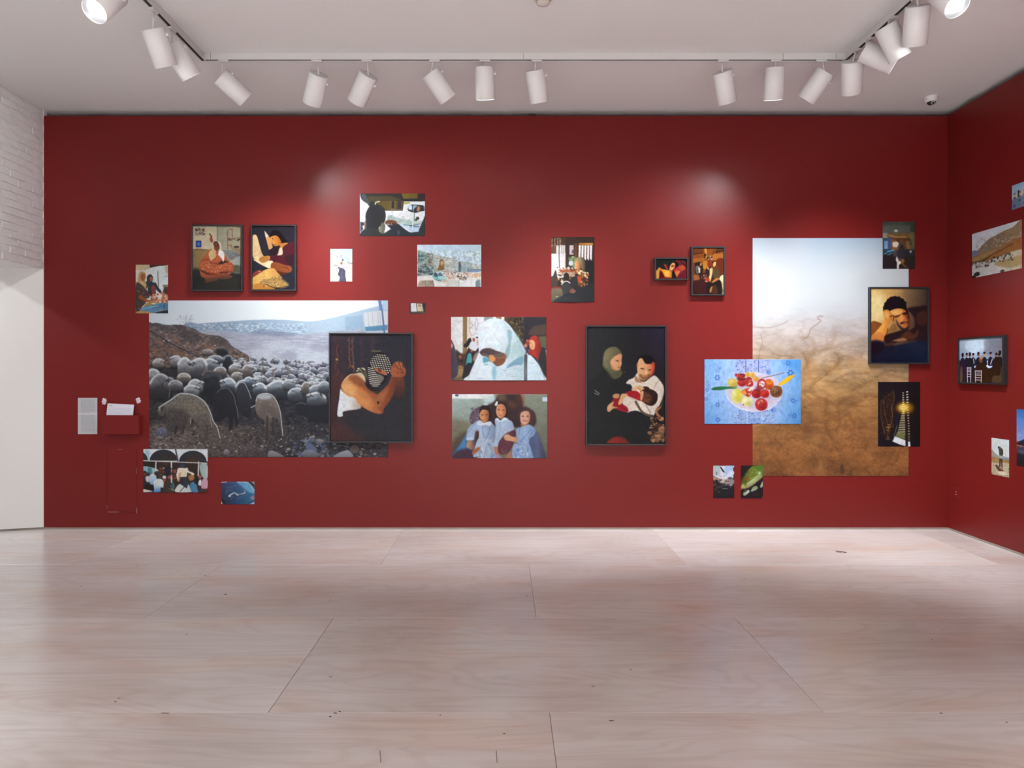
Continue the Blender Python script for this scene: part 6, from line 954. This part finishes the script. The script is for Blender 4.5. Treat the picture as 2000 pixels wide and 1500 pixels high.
# ---------------------------------------------------------------- lighting track (a U along three sides) and its spotlights
TY, TXL, TXR, TW, THt = -1.215, wx(396, -1.215), wx(1653, -1.215), .036, .052
trk = empty('lighting_track', (0, TY, ZC)); tag(trk, 'white U-shaped lighting track mounted on the ceiling', 'track')
def run(a, b, along):
    # open-bottomed channel from a to b in track space
    bm = bmesh.new(); h = TW/2; w = .005
    if along == 'x':
        box(bm, a, b, -h, -h+w, -THt, 0); box(bm, a, b, h-w, h, -THt, 0); box(bm, a, b, -h+w, h-w, -.02, 0)
        sl = boxbm(a+.01, b-.01, -h+w, h-w, -THt+.006, -.02); return bm, sl
    x, y0, y1 = along
    box(bm, x-h, x-h+w, y0, y1, -THt, 0); box(bm, x+h-w, x+h, y0, y1, -THt, 0); box(bm, x-h+w, x+h-w, y0, y1, -.02, 0)
    return bm, boxbm(x-h+w, x+h-w, y0+.01, y1, -THt+.006, -.02)
for args in ((TXL+TW/2, TXR-TW/2, 'x'), (0, 0, (TXL, YB+1.6-TY, TW/2)), (0, 0, (TXR, YB+1.6-TY, TW/2))):
    bm, sl = run(*args); r_ = obj('track_run', bm, M['railw'], trk); obj('conductor_slot', sl, M['slot'], r_)
for px in (413, 1022, 1528, 1631): obj('joint_cover', boxbm(wx(px, TY)-.0015, wx(px, TY)+.0015, -TW/2-.0012, -TW/2, -THt+.002, -.001), M['strip'], trk)
LEN, RAD = .24, .076
body_me = bpy.data.meshes.new('lamp_body'); bm = lathe(bmesh.new(), [(.004, 0), (RAD-.003, 0), (RAD, -.003), (RAD, -LEN+.001), (RAD-.0015, -LEN), (RAD-.004, -LEN), (RAD-.004, -LEN+.045)], 40)
for f in bm.faces:
    if f.calc_center_median().z > -.0005: f.smooth = False
bm.to_mesh(body_me); bm.free(); body_me.materials.append(M['lampw'])
lens_me = bpy.data.meshes.new('lens'); bm = lathe(bmesh.new(), [(RAD-.022, -LEN+.022), (.0005, -LEN+.020)], 32); bm.to_mesh(lens_me); bm.free(); lens_me.materials.append(M['lens'])
ring_me = bpy.data.meshes.new('reflector_ring'); bm = lathe(bmesh.new(), [(RAD-.0045, -LEN+.006), (RAD-.0225, -LEN+.0225)], 32); bm.to_mesh(ring_me); bm.free(); ring_me.materials.append(M['reflector'])
adx = bpy.data.meshes.new('track_adapter'); bm = boxbm(-.042, .042, -.016, .016, -.014, 0, bev=.003); bm.to_mesh(adx); bm.free(); adx.materials.append(M['railw'])
knob_me = bpy.data.meshes.new('knob'); bm = lathe(bmesh.new(), [(.011, 0), (.011, .012), (.008, .016), (.0005, .016)], 16); bm.to_mesh(knob_me); bm.free(); knob_me.materials.append(M['lampw'])
def spot(att, top, d, label, power=1.0, side=False, cone=72, group='spotlights on the ceiling track'):
    # att: point on the underside of the track; top: centre of the barrel's upper end; d: aim
    e = empty('track_spotlight', att); tag(e, label, 'spotlight', group)
    att, top, d = Vector(att), Vector(top), Vector(d).normalized()
    top.z = min(top.z, ZTR-.020-RAD*math.sqrt(1-d.z*d.z))
    ad_ = obj('track_adapter', adx, None, e)
    if side: ad_.rotation_euler.z = math.pi/2
    q = Vector((0, 0, -1)).rotation_difference(d)
    end = top-att
    obj('stem', rod(bmesh.new(), (end.x*.35, end.y*.35, -.010), end + d*.012, .0065), M['railw'], e)
    for nm, me in (('lamp_body', body_me), ('lens', lens_me), ('reflector_ring', ring_me)):
        o = obj(nm, me, None, e, top-att); o.rotation_mode = 'QUATERNION'; o.rotation_quaternion = q
    k = obj('knob', knob_me, None, e, top-att + d*.05 + q @ Vector((RAD-.002, 0, 0))); k.rotation_mode = 'QUATERNION'; k.rotation_quaternion = Vector((0, 0, 1)).rotation_difference(q @ Vector((1, 0, 0)))
    l = bpy.data.lights.new('lamp_light', 'SPOT'); l.energy = LAMP_W*power; l.color = LAMP_COL; l.spot_size = math.radians(cone); l.spot_blend = 1.0; l.shadow_soft_size = .035
    lo = bpy.data.objects.new('lamp_light', l); COL.objects.link(lo); lo.parent = e; lo.location = top-att + d*(LEN-.008)
    lo.rotation_mode = 'QUATERNION'; lo.rotation_quaternion = q
    return e
CAMP = Vector((0, -DEPTH, EYE))
def ray(px, py): return Vector(((px-VPX)/F_PX, 1.0, (VPY-py)/F_PX))
def aim(top, bpx, mode):
    r = ray(*bpx).normalized(); oc = CAMP-top; b = oc.dot(r); c = oc.dot(oc)-LEN*LEN; disc = b*b-c
    t = -b if (disc < 0 or mode == 'mid') else (-b+math.sqrt(disc) if mode == 'far' else -b-math.sqrt(disc))
    return (CAMP + r*t - top)
ZTR = ZC-THt
heads = [  # px on back track, top centre px, lower end px, tilt towards the wall in degrees, label, power
 (437, (430.7, 149), (474, 187), 39, 'white spotlight on back track, leftmost, tilted far to the right', 1.25),
 (619, (623, 144.5), (601, 191), 33, 'white spotlight on back track, second from its left end, tilted left', 1.1),
 (717, (720, 146), (692, 187), 33, 'white spotlight on back track, third from its left end, tilted left', 1.1),
 (849, (840, 142), (874, 185.5), 25, 'white spotlight on back track, fourth from its left end, tilted right', 1.0),
 (947, (946, 131), (948, 190), 16, 'white spotlight on back track hanging straight down near its middle', 1.45),
 (1048, (1044, 137.5), (1055, 192), 23, 'white spotlight on back track just right of its middle, tilted slightly right', 1.0),
 (1412, (1410, 140), (1428, 191), 25, 'white spotlight on back track, third from its right end, tilted slightly right', 1.0),
 (1515, (1513.5, 132), (1516, 190), 16, 'white spotlight on back track hanging straight down near its right end', 1.5),
 (1603, (1613, 140), (1582, 189), 33, 'white spotlight on back track, last at its right end, tilted left', 1.21)]
for px, tp, bt, ti, lab, pw in heads:
    att = Vector((wx(px, TY), TY, ZTR)); top = CAMP + ray(*tp)*(DEPTH+TY)
    if top.z > ZTR-.045: top.z = ZTR-.045
    spot(att, top, ((bt[0]-tp[0])/(bt[1]-tp[1]), math.tan(math.radians(ti)), -1), lab, pw, cone=86 if px in (437, 1603) else 67)
def arm(px_x, px, tp, bt, ty, lab, pw):
    d = px_x*F_PX/(px-VPX); att = Vector((px_x, d-DEPTH, ZTR)); top = CAMP + ray(*tp)*d
    if top.z > ZTR-.045: top.z = ZTR-.045
    dv = aim(top, bt, 'near') if ty is None else ((bt[0]-tp[0])/(bt[1]-tp[1]), math.tan(math.radians(ty)), -1)
    return spot(att, top, dv, lab, pw, True)
arm(TXL, 336, (334, 86), (366, 148), 31, 'white spotlight on left track nearest the corner, brightly lit, pointing right', 1.2)
arm(TXL, 300, (298, 56), (311, 124), 29, 'white spotlight on left track hanging almost upright before a brighter one', 1.0)
arm(TXL, 222, (226, -12), (184, 22), None, 'white spotlight at the top left edge with its lit lens facing left', 1.6)
arm(TXR, 1676, (1665, 119), (1679, 173), 31, 'white spotlight on right track nearest the corner, hanging almost upright', 1.5)
arm(TXR, 1699, (1686, 100), (1736, 131), -27, 'white spotlight on right track, second from the corner, tilted far right', .9)
arm(TXR, 1744, (1730, 51), (1759, 104), 7, 'white spotlight on right track, third from the corner, with bright lower rim', 2.1)
arm(TXR, 1790, (1793, 11), (1804, 70), 28, 'white spotlight on right track, fourth from the corner, hanging upright', 1.7)
arm(TXR, 1835, (1830, -22), (1870, 12), None, 'white spotlight at the top right edge with its lit lens facing right', 1.5)
# track continues behind the viewer; its unseen spotlights are added for bounce light
for x, sg in ((TXL, -1), (TXR, 1)):
    for i, y in enumerate((-7.4, -8.7)):
        att = (x, y, ZTR); top = (x, y, ZTR-.07)
        spot(att, top, (-sg*(.7 if i % 2 else .1), -.12, -1), f'added unseen spotlight on the {"left" if sg < 0 else "right"} track, {("first", "second", "third", "fourth")[i]} behind the viewer, aimed at the floor for bounce light', REAR_W, True, 92, 'added bounce spotlights on the track behind the viewer')
spot((TXL, -3.1, ZTR), (TXL-.02, -3.1, ZTR-.12), (-2.0, 2.1, -.7), 'added unseen spotlight on the left track, brightening the brick wall', LEFT_W, True, 46)  # unseen spotlight added to brighten the brick
# a ceiling lamp lights the hall beyond the opening
hl = empty('hall_ceiling_lamp', (-6.1, -1.9, 3.3)); tag(hl, 'round white ceiling lamp in the hall beyond the brick wall', 'lamp')
obj('housing', lathe(bmesh.new(), [(.16, 0), (.16, -.05), (.15, -.06), (.14, -.06)], 32), M['lampw'], hl)
obj('diffuser', lathe(bmesh.new(), [(.142, -.055), (.08, -.062), (.0005, -.064)], 32), M['lens'], hl)
l = bpy.data.lights.new('hall_light', 'AREA'); l.shape = 'DISK'; l.size = .28; l.energy = HALL_W; l.color = LAMP_COL
lo = bpy.data.objects.new('hall_light', l); COL.objects.link(lo); lo.parent = hl; lo.location = (0, 0, -.075)
# ---------------------------------------------------------------- marks on the floor
bm = bmesh.new(); rr = random.Random(5)
def fxy(px, py): d = F_PX*EYE/(py-VPY); return (px-VPX)*d/F_PX, d-DEPTH
def mark(px, py, w, h, n=7):
    x, y = fxy(px, py); d = (y+DEPTH)/F_PX; vs_ = []
    for i in range(n):
        t = 2*math.pi*i/n; k = rr.uniform(.6, 1.2); vs_.append(bm.verts.new((x+w*d*k*math.cos(t), y+h*d*2.6*k*math.sin(t), .0006)))
    bm.faces.new(vs_)
for a in ((1642, 1078, 9, 1.6), (1650, 1079, 5, 2), (1634, 1076, 4, .8), (1676, 1087, 2, .6), (441, 1161, 4, 1), (365, 1239, 2, .6), (720, 1154, 1.5, .5), (1454, 1131, 3, .7), (1660, 1146, 2.5, .7), (320, 1393, 12, .7), (645, 1400, 3, 1), (655, 1393, 4, 1), (664, 1390, 3, .8), (645, 1322, 5, .7), (645, 1172, 2, .8), (1158, 1341, 4, .7), (1195, 1408, 6, .8), (1838, 1393, 4, .7), (1966, 1411, 2, 1), (1821, 1250, 2, .6), (1843, 1230, 1.5, .6), (1232, 1308, 2, .8), (1030, 1164, 2, .8), (985, 1433, 3, .8), (860, 1397, 2, .6), (225, 1371, 3, .7), (232, 1364, 3, .5)): mark(*a)
for px, a, b_ in ((742, 1466, 1490), (969, 1466, 1490)):
    xa, ya_ = fxy(px, a); xb, yb_ = fxy(px+2, b_); w_ = .0012
    bm.faces.new([bm.verts.new(c) for c in ((xa-w_, ya_, .0006), (xb-w_, yb_, .0006), (xb+w_, yb_, .0006), (xa+w_, ya_, .0006))])
tag(obj('floor_scuffs', bm, M['scuff']), 'scattered small dark scuffs and nicks on the pale plywood floor', 'scuff marks', kind='stuff')
